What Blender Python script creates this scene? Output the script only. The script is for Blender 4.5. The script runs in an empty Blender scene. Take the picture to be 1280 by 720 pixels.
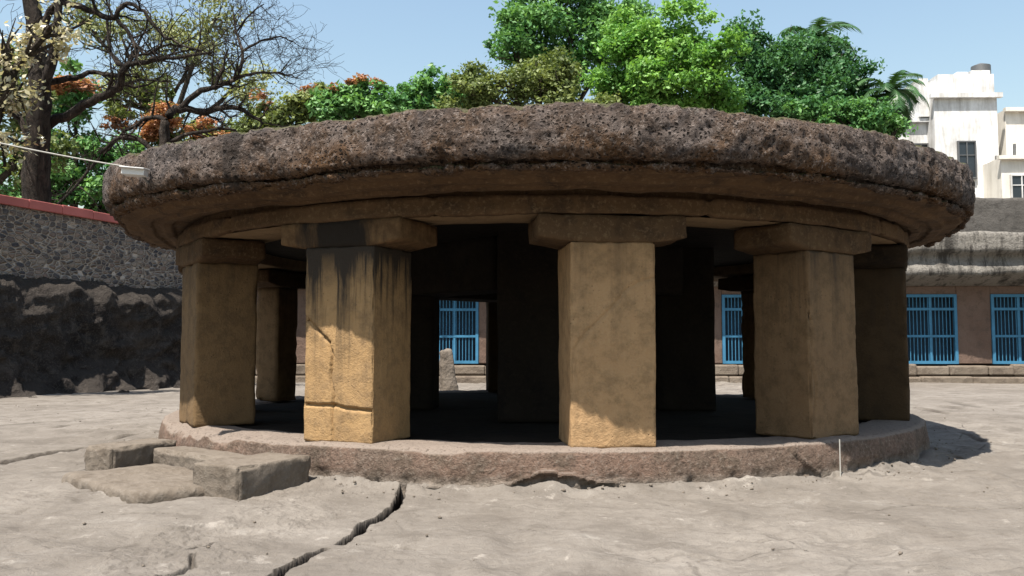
import bpy, math, random
import numpy as np
from mathutils import Vector, Matrix

random.seed(7)
rng = np.random.default_rng(7)
sc = bpy.context.scene
COL = sc.collection
R = math.radians

# ------------------------------------------------------------------ camera, sky, sun, exposure
F_PX = 1084.0                                   # focal length in pixels of a 1280 wide picture
CAM = Vector((0.0, -14.8, 1.5)); YAW = R(1.74); PITCH = R(3.70)
cd = bpy.data.cameras.new('camera'); cam = bpy.data.objects.new('camera', cd); COL.objects.link(cam)
cam.location = CAM; cam.rotation_euler = (R(90) + PITCH, 0, YAW)
cd.sensor_width = 36.0; cd.lens = 36.0 * F_PX / 1280.0; cd.clip_start = 0.05; cd.clip_end = 3000
sc.camera = cam
CM = cam.rotation_euler.to_matrix()

SUN_AZ, SUN_EL = R(-30), R(65)
S = Vector((math.sin(SUN_AZ) * math.cos(SUN_EL), -math.cos(SUN_AZ) * math.cos(SUN_EL), math.sin(SUN_EL)))
w = bpy.data.worlds.new('World'); sc.world = w; w.use_nodes = True
nt = w.node_tree; nt.nodes.clear()
sky = nt.nodes.new('ShaderNodeTexSky'); sky.sky_type = 'NISHITA'; sky.sun_disc = False
sky.sun_elevation = SUN_EL; sky.sun_rotation = math.atan2(S.x, S.y)
sky.altitude = 200; sky.air_density = 1.8; sky.dust_density = 2.0; sky.ozone_density = 1.6
bg = nt.nodes.new('ShaderNodeBackground'); bg.inputs['Strength'].default_value = 0.084
wo = nt.nodes.new('ShaderNodeOutputWorld')
nt.links.new(sky.outputs[0], bg.inputs[0]); nt.links.new(bg.outputs[0], wo.inputs[0])
sl = bpy.data.lights.new('sun', 'SUN'); sl.energy = 5.0; sl.angle = R(0.6); sl.color = (1.0, 0.94, 0.85)
so = bpy.data.objects.new('sun', sl); COL.objects.link(so)
so.rotation_euler = S.to_track_quat('Z', 'Y').to_euler(); so.location = (-20, -30, 40)
sc.view_settings.view_transform = 'Standard'; sc.view_settings.look = 'None'
sc.view_settings.exposure = 1.15; sc.view_settings.gamma = 1.0; sc.view_settings.use_curve_mapping = False
sc.render.resolution_x = 1024; sc.render.resolution_y = 576

def at(px, py, depth):
    """world point seen at a pixel of the 1280x720 photograph, at a distance along the optical axis"""
    v = CM @ Vector(((px - 640) / F_PX, -(py - 360) / F_PX, -1.0))
    return CAM + v * depth

def sz(px, depth):
    return px * depth / F_PX

# ------------------------------------------------------------------ object helpers
def tag(o, label=None, cat=None, group=None, kind=None):
    if label: o['label'] = label
    if cat: o['category'] = cat
    if group: o['group'] = group
    if kind: o['kind'] = kind
    return o

def empty(name, loc=(0, 0, 0)):
    o = bpy.data.objects.new(name, None); COL.objects.link(o); o.location = loc
    o.empty_display_size = 0.2
    return o

def mesh_obj(name, V, Fc, mat, parent=None, smooth=True, attr=None):
    me = bpy.data.meshes.new(name)
    V = np.asarray(V, dtype=np.float32)
    if isinstance(Fc, np.ndarray):
        k = Fc.shape[1]; n = len(Fc)
        me.vertices.add(len(V)); me.vertices.foreach_set('co', V.ravel())
        me.loops.add(n * k); me.loops.foreach_set('vertex_index', Fc.astype(np.int32).ravel())
        me.polygons.add(n)
        me.polygons.foreach_set('loop_start', np.arange(0, n * k, k, dtype=np.int32))
        me.polygons.foreach_set('loop_total', np.full(n, k, dtype=np.int32))
        me.update(calc_edges=True); me.validate()
    else:
        me.from_pydata([tuple(map(float, v)) for v in V], [], Fc); me.update()
    if smooth:
        me.polygons.foreach_set('use_smooth', np.ones(len(me.polygons), dtype=bool))
    if attr is not None:
        a = me.attributes.new('var', 'FLOAT', 'POINT'); a.data.foreach_set('value', np.asarray(attr, dtype=np.float32))
    me.materials.append(mat)
    o = bpy.data.objects.new(name, me); COL.objects.link(o)
    if parent: o.parent = parent
    return o

# ------------------------------------------------------------------ noise (vectorised gradient noise)
_perm = rng.permutation(256); _perm = np.concatenate([_perm, _perm, _perm])
_grad = rng.normal(size=(256, 3)); _grad /= np.linalg.norm(_grad, axis=1)[:, None]

def pnoise(P):
    P = np.asarray(P, dtype=np.float64)
    i = np.floor(P).astype(int); f = P - i; i &= 255
    u = f * f * f * (f * (f * 6 - 15) + 10)
    res = 0
    for dx in (0, 1):
        for dy in (0, 1):
            for dz in (0, 1):
                h = _perm[_perm[_perm[i[..., 0] + dx] + i[..., 1] + dy] + i[..., 2] + dz]
                g = _grad[h]
                d = g[..., 0] * (f[..., 0] - dx) + g[..., 1] * (f[..., 1] - dy) + g[..., 2] * (f[..., 2] - dz)
                wt = (u[..., 0] if dx else 1 - u[..., 0]) * (u[..., 1] if dy else 1 - u[..., 1]) * (u[..., 2] if dz else 1 - u[..., 2])
                res = res + d * wt
    return res

def fbm(P, scale, octs=4, gain=0.5, ridged=False):
    P = np.asarray(P, dtype=np.float64) * scale
    a = 1.0; s = 0
    for k in range(octs):
        n = pnoise(P + 17.3 * k)
        s = s + a * ((1 - 2.2 * np.abs(n)) - 0.6 if ridged else n)
        P = P * 2.03; a *= gain
    return s

# ------------------------------------------------------------------ node helpers
ALB = 0.68
class NB:
    def __init__(self, name):
        self.m = bpy.data.materials.new(name); self.m.use_nodes = True
        self.t = self.m.node_tree; self.t.nodes.clear()
        self.out = self.n('ShaderNodeOutputMaterial')
    def n(self, typ, **kw):
        x = self.t.nodes.new(typ)
        for k, v in kw.items(): setattr(x, k, v)
        return x
    def l(self, a, b): self.t.links.new(a, b)
    def coord(self, scale=(1, 1, 1), kind='Object'):
        tc = self.n('ShaderNodeTexCoord'); mp = self.n('ShaderNodeMapping')
        mp.inputs['Scale'].default_value = scale
        self.l(tc.outputs[kind], mp.inputs[0]); return mp.outputs[0]
    def noise(self, v, scale, detail=5, rough=0.6, dist=0.0):
        x = self.n('ShaderNodeTexNoise'); x.inputs['Scale'].default_value = scale
        x.inputs['Detail'].default_value = detail; x.inputs['Roughness'].default_value = rough
        x.inputs['Distortion'].default_value = dist
        self.l(v, x.inputs['Vector']); return x.outputs['Fac']
    def voro(self, v, scale, feature='F1', rand=1.0):
        x = self.n('ShaderNodeTexVoronoi', feature=feature); x.inputs['Scale'].default_value = scale
        x.inputs['Randomness'].default_value = rand
        self.l(v, x.inputs['Vector']); return x
    def ramp(self, f, stops):
        x = self.n('ShaderNodeValToRGB'); e = x.color_ramp.elements
        while len(e) < len(stops): e.new(0.5)
        for el, (p, c) in zip(e, stops):
            el.position = p; el.color = (c if isinstance(c, tuple) else (c, c, c)) + (1,)
        self.l(f, x.inputs[0]); return x.outputs[0]
    def mix(self, f, a, b, mode='MIX'):
        x = self.n('ShaderNodeMix', data_type='RGBA', blend_type=mode)
        for sock, val in ((x.inputs[0], f), (x.inputs[6], a), (x.inputs[7], b)):
            if hasattr(val, 'links'): self.l(val, sock)
            elif isinstance(val, tuple): sock.default_value = val + (1,)
            else: sock.default_value = val
        return x.outputs[2]
    def math(self, op, a, b=0.0, clamp=False):
        x = self.n('ShaderNodeMath', operation=op, use_clamp=clamp)
        for sock, val in ((x.inputs[0], a), (x.inputs[1], b)):
            if hasattr(val, 'links'): self.l(val, sock)
            else: sock.default_value = val
        return x.outputs[0]
    def sep(self, v):
        x = self.n('ShaderNodeSeparateXYZ'); self.l(v, x.inputs[0]); return x.outputs
    def bump(self, h, strength, dist, prev=None):
        x = self.n('ShaderNodeBump'); x.inputs['Strength'].default_value = strength; x.inputs['Distance'].default_value = dist
        self.l(h, x.inputs['Height'])
        if prev is not None: self.l(prev, x.inputs['Normal'])
        return x.outputs[0]
    def bsdf(self, color, rough=0.9, normal=None, spec=0.25, metal=0.0):
        b = self.n('ShaderNodeBsdfPrincipled')
        b.inputs['Roughness'].default_value = rough; b.inputs['Specular IOR Level'].default_value = spec
        b.inputs['Metallic'].default_value = metal
        self.l(self.mix(1.0, color, (ALB, ALB, ALB), 'MULTIPLY'), b.inputs['Base Color'])
        if normal is not None: self.l(normal, b.inputs['Normal'])
        self.l(b.outputs[0], self.out.inputs[0]); return b

def plain(name, c, rough=0.6, spec=0.3, metal=0.0, var=0.12, scale=8.0):
    k = NB(name); v = k.coord()
    f = k.noise(v, scale, 5, 0.65)
    col = k.mix(f, tuple(x * (1 - var * 1.6) for x in c), tuple(min(1, x * (1 + var)) for x in c))
    k.bsdf(col, rough, k.bump(k.noise(v, scale * 6), 0.15, 0.01), spec, metal); return k.m

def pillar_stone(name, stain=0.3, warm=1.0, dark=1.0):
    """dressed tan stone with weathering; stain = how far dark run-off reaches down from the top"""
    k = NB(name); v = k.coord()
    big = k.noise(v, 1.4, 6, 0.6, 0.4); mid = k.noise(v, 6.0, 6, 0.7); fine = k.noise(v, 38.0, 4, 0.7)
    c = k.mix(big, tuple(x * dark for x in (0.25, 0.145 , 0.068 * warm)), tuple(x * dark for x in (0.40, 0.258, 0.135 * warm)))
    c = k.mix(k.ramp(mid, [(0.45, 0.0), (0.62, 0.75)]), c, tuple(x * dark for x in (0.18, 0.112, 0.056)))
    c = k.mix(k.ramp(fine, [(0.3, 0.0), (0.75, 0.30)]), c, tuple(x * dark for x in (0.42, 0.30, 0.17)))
    z = k.sep(v)[2]
    streak = k.noise(k.coord((9, 9, 0.55)), 1.0, 6, 0.65, 0.3)
    pitc = k.ramp(k.voro(v, 17).outputs['Distance'], [(0.06, 1.0), (0.16, 0.0)]); pitc = k.math('MULTIPLY', pitc, k.ramp(big, [(0.42, 0.0), (0.6, 0.85)]))
    c = k.mix(pitc, c, tuple(x * dark for x in (0.11, 0.07, 0.037)))
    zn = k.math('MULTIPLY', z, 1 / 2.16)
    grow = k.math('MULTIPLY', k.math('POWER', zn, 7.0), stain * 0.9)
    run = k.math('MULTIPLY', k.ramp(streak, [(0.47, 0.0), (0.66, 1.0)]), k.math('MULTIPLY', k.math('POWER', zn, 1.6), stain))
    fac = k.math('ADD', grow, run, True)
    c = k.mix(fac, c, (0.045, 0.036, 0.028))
    crk = k.voro(k.coord((1, 1, 0.7)), 1.3, 'DISTANCE_TO_EDGE').outputs['Distance']
    h = k.math('SUBTRACT', k.math('ADD', k.math('MULTIPLY', mid, 0.6), k.math('MULTIPLY', fine, 0.5)), k.math('MULTIPLY', pitc, 0.4))
    k.bsdf(c, 0.92, k.bump(h, 0.8, 0.025), 0.2); return k.m

def rough_rock(name, a, b, cst, spots=(0.2, 0.15, 0.1), moss=0.0, pit=14.0, bumpd=0.05, spotlo=0.5, dust=None):
    k = NB(name); v = k.coord()
    big = k.noise(v, 0.55, 6, 0.62, 0.6); mid = k.noise(v, 3.2, 6, 0.7, 0.3); fine = k.noise(v, 20, 5, 0.75)
    vo = k.voro(v, pit).outputs['Distance']
    c = k.mix(k.ramp(big, [(0.35, 0.0), (0.65, 1.0)]), a, b)
    c = k.mix(k.ramp(mid, [(spotlo, 0.0), (spotlo + 0.16, 0.85)]), c, cst)
    c = k.mix(k.ramp(fine, [(0.52, 0.0), (0.70, 0.7)]), c, spots)
    if dust:
        gd = k.n('ShaderNodeNewGeometry'); c = k.mix(k.ramp(k.math('ADD', k.sep(gd.outputs['Normal'])[2], k.math('MULTIPLY', mid, 0.5)), [(0.55, 0.0), (1.0, 0.8)]), c, dust)
    if moss:
        ge = k.n('ShaderNodeNewGeometry'); nz = k.sep(ge.outputs['Normal'])[2]
        mf = k.math('MULTIPLY', k.ramp(k.math('ADD', nz, k.math('MULTIPLY', mid, 0.5)), [(0.80, 0.0), (1.0, 1.0)]), moss)
        c = k.mix(mf, c, (0.10, 0.105, 0.05))
    h = k.math('ADD', k.math('MULTIPLY', vo, 0.7), k.math('ADD', k.math('MULTIPLY', fine, 0.5), mid))
    k.bsdf(c, 0.95, k.bump(h, 0.8, bumpd), 0.15); return k.m

# ------------------------------------------------------------------ materials
def ground_mat():
    k = NB('courtyard_bedrock'); v = k.coord()
    big = k.noise(v, 0.22, 7, 0.62, 0.8); mid = k.noise(v, 1.5, 7, 0.72, 0.3); fine = k.noise(v, 14, 6, 0.75)
    grit = k.noise(v, 70, 3, 0.7)
    c = k.mix(k.ramp(big, [(0.35, 0.0), (0.65, 1.0)]), (0.210, 0.185, 0.160), (0.295, 0.264, 0.231))
    c = k.mix(k.ramp(mid, [(0.46, 0.0), (0.64, 0.75)]), c, (0.154, 0.134, 0.115))
    c = k.mix(k.ramp(mid, [(0.28, 0.55), (0.42, 0.0)]), c, (0.376, 0.347, 0.311))
    c = k.mix(k.ramp(fine, [(0.50, 0.0), (0.72, 0.55)]), c, (0.145, 0.123, 0.105))
    c = k.mix(k.ramp(grit, [(0.62, 0.0), (0.75, 0.5)]), c, (0.395, 0.365, 0.327))
    ed = k.voro(k.coord((1, 1.2, 1)), 0.9, 'DISTANCE_TO_EDGE').outputs['Distance']
    wob = k.noise(v, 5, 4, 0.6)
    line = k.ramp(k.math('ADD', ed, k.math('MULTIPLY', k.math('SUBTRACT', wob, 0.5), 0.10)), [(0.0, 1.0), (0.016, 0.0)])
    line = k.math('MULTIPLY', line, k.ramp(big, [(0.50, 0.0), (0.58, 0.7)]))
    c = k.mix(line, c, (0.104, 0.089, 0.077))
    lt = k.noise(v, 3.1, 6, 0.75); c = k.mix(k.ramp(lt, [(0.60, 0.0), (0.67, 0.55)]), c, (0.44, 0.40, 0.355)); dk = k.noise(v, 0.8, 7, 0.75, 0.5); c = k.mix(k.ramp(dk, [(0.56, 0.0), (0.68, 0.5)]), c, (0.17, 0.145, 0.122))
    spk = k.noise(v, 5.5, 3, 0.5); c = k.mix(k.ramp(spk, [(0.66, 0.0), (0.72, 0.45)]), c, (0.122, 0.104, 0.090))
    at_ = k.n('ShaderNodeAttribute'); at_.attribute_name = 'var'
    c = k.mix(at_.outputs['Fac'], c, (0.022, 0.016, 0.012))  # shade inside the cracks put into the colour
    h = k.math('ADD', k.math('MULTIPLY', mid, 0.16), k.math('ADD', k.math('MULTIPLY', fine, 0.42), k.math('MULTIPLY', grit, 0.16)))
    h = k.math('SUBTRACT', h, k.math('MULTIPLY', line, 0.3))
    k.bsdf(c, 0.96, k.bump(h, 0.9, 0.05), 0.12); return k.m

def rubble_mat():
    k = NB('rubble_masonry_stone'); v0 = k.coord((1, 1, 1.8))
    nz = k.n('ShaderNodeTexNoise'); nz.inputs['Scale'].default_value = 1.1; k.l(v0, nz.inputs['Vector'])
    ad = k.n('ShaderNodeMix', data_type='RGBA', blend_type='LINEAR_LIGHT'); ad.inputs[0].default_value = 0.12
    k.l(v0, ad.inputs[6]); k.l(nz.outputs['Color'], ad.inputs[7]); v = ad.outputs[2]
    ed = k.voro(v, 4.2, 'DISTANCE_TO_EDGE', 0.85).outputs['Distance']; ce = k.voro(v, 4.2, 'F1', 0.85).outputs['Color']
    sx = k.n('ShaderNodeSeparateColor'); k.l(ce, sx.inputs[0])
    c = k.ramp(sx.outputs[0], [(0.1, (0.081, 0.081, 0.097)), (0.45, (0.162, 0.142, 0.135)), (0.7, (0.284, 0.203, 0.167)), (0.95, (0.405, 0.338, 0.284))])
    fine = k.noise(v, 9, 5, 0.7)
    c = k.mix(k.ramp(fine, [(0.45, 0.0), (0.7, 0.4)]), c, (0.405, 0.338, 0.284))
    c = k.mix(k.ramp(ed, [(0.04, 1.0), (0.17, 0.0)]), c, (0.634, 0.540, 0.459))
    h = k.math('ADD', k.ramp(ed, [(0.02, 0.0), (0.16, 1.0)]), k.math('MULTIPLY', fine, 0.4))
    k.bsdf(c, 0.95, k.bump(h, 1.0, 0.20), 0.15); return k.m

def leaf_mat(name, a, b, trans=0.35, rough=0.5, spec=0.3):
    k = NB(name)
    at_ = k.n('ShaderNodeAttribute'); at_.attribute_name = 'var'
    c = k.mix(1.0, k.mix(at_.outputs['Fac'], a, b), (1.25, 1.25, 1.25), 'MULTIPLY')
    p = k.n('ShaderNodeBsdfPrincipled'); p.inputs['Roughness'].default_value = rough; p.inputs['Specular IOR Level'].default_value = spec
    k.l(c, p.inputs['Base Color'])
    t = k.n('ShaderNodeBsdfTranslucent'); k.l(k.mix(1.0, c, (1.0, 1.0, 0.55), 'MULTIPLY'), t.inputs[0])
    ms = k.n('ShaderNodeMixShader'); ms.inputs[0].default_value = trans
    k.l(p.outputs[0], ms.inputs[1]); k.l(t.outputs[0], ms.inputs[2]); k.l(ms.outputs[0], k.out.inputs[0]); return k.m

def bark_mat(name, a, b):
    k = NB(name); v = k.coord((1, 1, 0.35)); f = k.noise(v, 5, 7, 0.75, 0.6); f2 = k.ramp(f, [(0.38, 0.0), (0.62, 1.0)])
    k.bsdf(k.mix(f2, a, b), 0.9, k.bump(f2, 1.0, 0.12), 0.15); return k.m

def weathered_paint(name, base, dirt, amount=0.6, zs=0.25):
    k = NB(name); v = k.coord()
    st = k.noise(k.coord((1.6, 1.6, zs)), 1.0, 7, 0.7, 0.3); n2 = k.noise(v, 0.5, 6, 0.65)
    f = k.math('MULTIPLY', k.ramp(k.math('ADD', k.math('MULTIPLY', st, 0.6), k.math('MULTIPLY', n2, 0.4)), [(0.44, 0.0), (0.60, 1.0)]), amount)
    k.bsdf(k.mix(f, base, dirt), 0.85, k.bump(n2, 0.3, 0.05), 0.2); return k.m

M = {}
M['ground'] = ground_mat()
def rim_mat():
    k = NB('pitted_basalt_rim'); v = k.coord()
    big = k.noise(v, 0.9, 6, 0.65, 0.8); mid = k.noise(v, 3.6, 6, 0.72, 0.5); fine = k.noise(v, 13, 6, 0.75); gr = k.noise(v, 22, 5, 0.75, 0.4)
    wv = k.n('ShaderNodeTexNoise'); wv.inputs['Scale'].default_value = 6; k.l(v, wv.inputs['Vector'])
    ad = k.n('ShaderNodeMix', data_type='RGBA', blend_type='LINEAR_LIGHT'); ad.inputs[0].default_value = 0.06; k.l(v, ad.inputs[6]); k.l(wv.outputs['Color'], ad.inputs[7])
    p1 = k.voro(ad.outputs[2], 14.0).outputs['Distance']; p2 = k.voro(ad.outputs[2], 29.0).outputs['Distance']
    hole = k.math('MAXIMUM', k.ramp(p1, [(0.16, 1.0), (0.30, 0.0)]), k.ramp(p2, [(0.18, 0.9), (0.34, 0.0)]))
    hole = k.math('MULTIPLY', hole, k.ramp(mid, [(0.38, 0.25), (0.58, 1.0)]))
    c = k.mix(k.ramp(big, [(0.40, 0.0), (0.60, 1.0)]), (0.086, 0.074, 0.071), (0.129, 0.086, 0.060))
    c = k.mix(k.ramp(mid, [(0.48, 0.0), (0.62, 0.9)]), c, (0.185, 0.150, 0.133))
    c = k.mix(k.ramp(mid, [(0.34, 0.85), (0.46, 0.0)]), c, (0.041, 0.034, 0.031))
    zz = k.sep(v)[2]
    low = k.ramp(k.math('ADD', k.math('MULTIPLY', k.math('SUBTRACT', 3.62, zz), 0.8), k.math('SUBTRACT', big, 0.35)), [(0.30, 0.0), (0.52, 0.8)])
    c = k.mix(low, c, (0.120, 0.062, 0.026))
    c = k.mix(k.ramp(gr, [(0.54, 0.0), (0.63, 0.85)]), c, (0.310, 0.258, 0.228))
    sn = k.noise(k.coord((2.6, 2.6, 0.30)), 1.0, 6, 0.7, 0.3)
    c = k.mix(k.ramp(sn, [(0.55, 0.0), (0.66, 0.75)]), c, (0.035, 0.029, 0.026))
    lich = k.noise(v, 2.1, 7, 0.8); c = k.mix(k.ramp(lich, [(0.60, 0.0), (0.66, 0.6)]), c, (0.27, 0.25, 0.22))
    c = k.mix(hole, c, (0.016, 0.012, 0.010))
    c = k.mix(k.ramp(fine, [(0.33, 0.9), (0.43, 0.0)]), c, (0.020, 0.016, 0.014))
    ge = k.n('ShaderNodeNewGeometry'); nz = k.sep(ge.outputs['Normal'])[2]
    c = k.mix(k.ramp(k.math('ADD', nz, k.math('MULTIPLY', mid, 0.5)), [(0.95, 0.0), (1.0, 0.75)]), c, (0.116, 0.116, 0.052))
    h = k.math('SUBTRACT', k.math('ADD', k.math('MULTIPLY', fine, 0.8), k.math('MULTIPLY', mid, 0.8)), k.math('MULTIPLY', hole, 0.55))
    k.bsdf(c, 0.95, k.bump(h, 1.0, 0.07), 0.15); return k.m
M['roof'] = rim_mat()
M['eave'] = rough_rock('brown_eave_stone', (0.066, 0.037, 0.018), (0.115, 0.069, 0.035), (0.040, 0.025, 0.016), (0.16, 0.105, 0.058), pit=6, bumpd=0.02, spotlo=0.52)
M['eave_dark'] = rough_rock('dark_beam_stone', (0.083, 0.049, 0.026), (0.137, 0.083, 0.044), (0.047, 0.031, 0.021), (0.234, 0.163, 0.098), pit=6, bumpd=0.025, spotlo=0.5)  # dim light under the eave put into a darker stone colour
M['soffit'] = rough_rock('bounce_lit_soffit_stone', (0.27, 0.185, 0.105), (0.36, 0.255, 0.15), (0.20, 0.135, 0.08), (0.42, 0.31, 0.19), pit=6, bumpd=0.02)  # light bounced off the ground put into the colour, paler than the beam
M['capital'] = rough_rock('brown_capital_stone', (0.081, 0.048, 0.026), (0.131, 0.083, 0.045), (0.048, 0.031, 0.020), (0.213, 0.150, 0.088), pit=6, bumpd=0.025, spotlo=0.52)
def capital_stained():
    k = NB('black_stained_capital_stone'); v = k.coord(); x = k.math('ABSOLUTE', k.sep(v)[0])
    n1 = k.noise(k.coord((8, 8, 1.5)), 1.0, 6, 0.7); mid = k.noise(v, 5, 6, 0.7)
    f = k.ramp(k.math('ADD', x, k.math('MULTIPLY', k.math('SUBTRACT', n1, 0.5), 0.9)), [(0.30, 1.0), (0.62, 0.0)])
    c = k.mix(k.ramp(mid, [(0.4, 0.0), (0.65, 1.0)]), (0.115, 0.068, 0.034), (0.21, 0.13, 0.066))
    c = k.mix(f, c, (0.026, 0.021, 0.017))
    k.bsdf(c, 0.95, k.bump(k.math('ADD', n1, mid), 0.8, 0.03), 0.15); return k.m
M['capital_stained'] = capital_stained()
M['eave_black'] = rough_rock('near_black_capital_stone', (0.022, 0.017, 0.013), (0.050, 0.034, 0.021), (0.016, 0.013, 0.011), (0.075, 0.052, 0.032), pit=6, bumpd=0.03)  # near-black tone, used on one capital
M['inner_shade'] = rough_rock('shade_dark_inner_stone', (0.018, 0.014, 0.011), (0.030, 0.024, 0.018), (0.013, 0.011, 0.010), (0.038, 0.030, 0.022), pit=6, bumpd=0.02)  # darkness of the interior put into the stone colour
def plinth_mat():
    k = NB('weathered_plinth_stone'); v = k.coord()
    big = k.noise(v, 0.7, 6, 0.65, 0.5); mid = k.noise(v, 4, 6, 0.7); fine = k.noise(v, 24, 5, 0.75)
    c = k.mix(k.ramp(big, [(0.38, 0.0), (0.62, 1.0)]), (0.196, 0.144, 0.113), (0.265, 0.172, 0.129))
    c = k.mix(k.ramp(mid, [(0.46, 0.0), (0.62, 0.8)]), c, (0.132, 0.101, 0.076))
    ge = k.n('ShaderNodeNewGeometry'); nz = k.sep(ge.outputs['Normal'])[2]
    c = k.mix(k.ramp(nz, [(0.45, 0.0), (0.8, 0.85)]), c, (0.356, 0.293, 0.247))  # sunlit look of the top put into the colour of upward faces
    zz = k.sep(v)[2]
    c = k.mix(k.ramp(k.math('ADD', zz, k.math('MULTIPLY', mid, 0.25)), [(0.20, 0.9), (0.30, 0.0)]), c, (0.241, 0.207, 0.172))
    c = k.mix(k.ramp(fine, [(0.52, 0.0), (0.68, 0.7)]), c, (0.368, 0.305, 0.253))
    c = k.mix(k.ramp(fine, [(0.34, 0.8), (0.44, 0.0)]), c, (0.069, 0.052, 0.041))
    k.bsdf(c, 0.95, k.bump(k.math('ADD', mid, fine), 0.9, 0.05), 0.15); return k.m
M['plinth'] = plinth_mat()
M['block'] = rough_rock('grey_step_stone', (0.175, 0.144, 0.114), (0.236, 0.201, 0.167), (0.129, 0.103, 0.080), (0.281, 0.243, 0.205), pit=9, bumpd=0.035)
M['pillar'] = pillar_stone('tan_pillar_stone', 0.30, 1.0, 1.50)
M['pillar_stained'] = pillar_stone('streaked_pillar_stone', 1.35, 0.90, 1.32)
M['pillar_shaded'] = pillar_stone('shaded_pillar_stone', 0.5, 1.05, 0.74)  # this and the next two: darker copies, shade put into the stone colour
M['pillar_shaded_left'] = pillar_stone('shaded_left_pillar_stone', 0.35, 0.95, 0.68)
M['pillar_deep_shade'] = pillar_stone('deep_shade_pillar_stone', 0.5, 0.95, 0.22)
M['rubble'] = rubble_mat()
M['cliff'] = rough_rock('dark_rock_cut_face', (0.039, 0.033, 0.031), (0.081, 0.067, 0.057), (0.132, 0.112, 0.097), (0.230, 0.201, 0.178), pit=2.2, bumpd=0.40, spotlo=0.48, dust=(0.085, 0.072, 0.062))
M['ledge'] = rough_rock('dusty_ledge', (0.10, 0.083, 0.070), (0.15, 0.125, 0.105), (0.06, 0.05, 0.043), (0.22, 0.19, 0.16), pit=4, bumpd=0.12)
M['coping'] = plain('red_painted_coping', (0.58, 0.17, 0.15), 0.7, var=0.25, scale=1.5)
M['cave_wall'] = rough_rock('brown_cave_wall', (0.165, 0.108, 0.082), (0.21, 0.145, 0.115), (0.12, 0.085, 0.068), (0.24, 0.18, 0.145), pit=3, bumpd=0.04)
M['cave_base'] = rough_rock('pale_base_stone', (0.205, 0.163, 0.125), (0.258, 0.213, 0.167), (0.137, 0.106, 0.084), (0.304, 0.258, 0.213), pit=3, bumpd=0.06)
def brow_mat():
    k = NB('stained_concrete_brow'); v = k.coord(); n1 = k.noise(v, 0.8, 7, 0.7, 0.5); n2 = k.noise(k.coord((2.2, 1, 0.45)), 1.0, 7, 0.72); n3 = k.noise(v, 7, 5, 0.75)
    c = k.mix(n1, (0.20, 0.185, 0.165), (0.34, 0.315, 0.28))
    c = k.mix(k.ramp(n2, [(0.48, 0.0), (0.60, 0.9)]), c, (0.055, 0.050, 0.045))
    c = k.mix(k.ramp(n3, [(0.52, 0.0), (0.68, 0.7)]), c, (0.11, 0.10, 0.09))
    k.bsdf(c, 0.95, k.bump(k.math('ADD', n1, n3), 0.8, 0.12), 0.15); return k.m
M['brow'] = brow_mat()
M['hall_roof'] = rough_rock('grey_hall_roof', (0.095, 0.088, 0.080), (0.135, 0.125, 0.115), (0.07, 0.064, 0.058), (0.17, 0.155, 0.14), pit=2.5, bumpd=0.06)
M['blue'] = plain('sky_blue_paint', (0.060, 0.24, 0.41), 0.6, var=0.32, scale=2.2)
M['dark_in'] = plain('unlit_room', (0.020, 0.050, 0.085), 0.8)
M['white'] = weathered_paint('stained_whitewash', (1.0, 1.0, 0.99), (0.36, 0.335, 0.30), 0.75)
M['cream'] = weathered_paint('cream_paint', (0.98, 0.93, 0.84), (0.46, 0.41, 0.34), 0.5)
M['glass'] = plain('dark_window', (0.03, 0.04, 0.05), 0.25, 0.5)
M['lamp'] = plain('white_enamel', (0.78, 0.78, 0.76), 0.4, var=0.04)
M['wire'] = plain('pale_cable', (0.55, 0.53, 0.48), 0.6)
M['metal'] = plain('grey_metal', (0.22, 0.22, 0.22), 0.5, metal=0.6)

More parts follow.
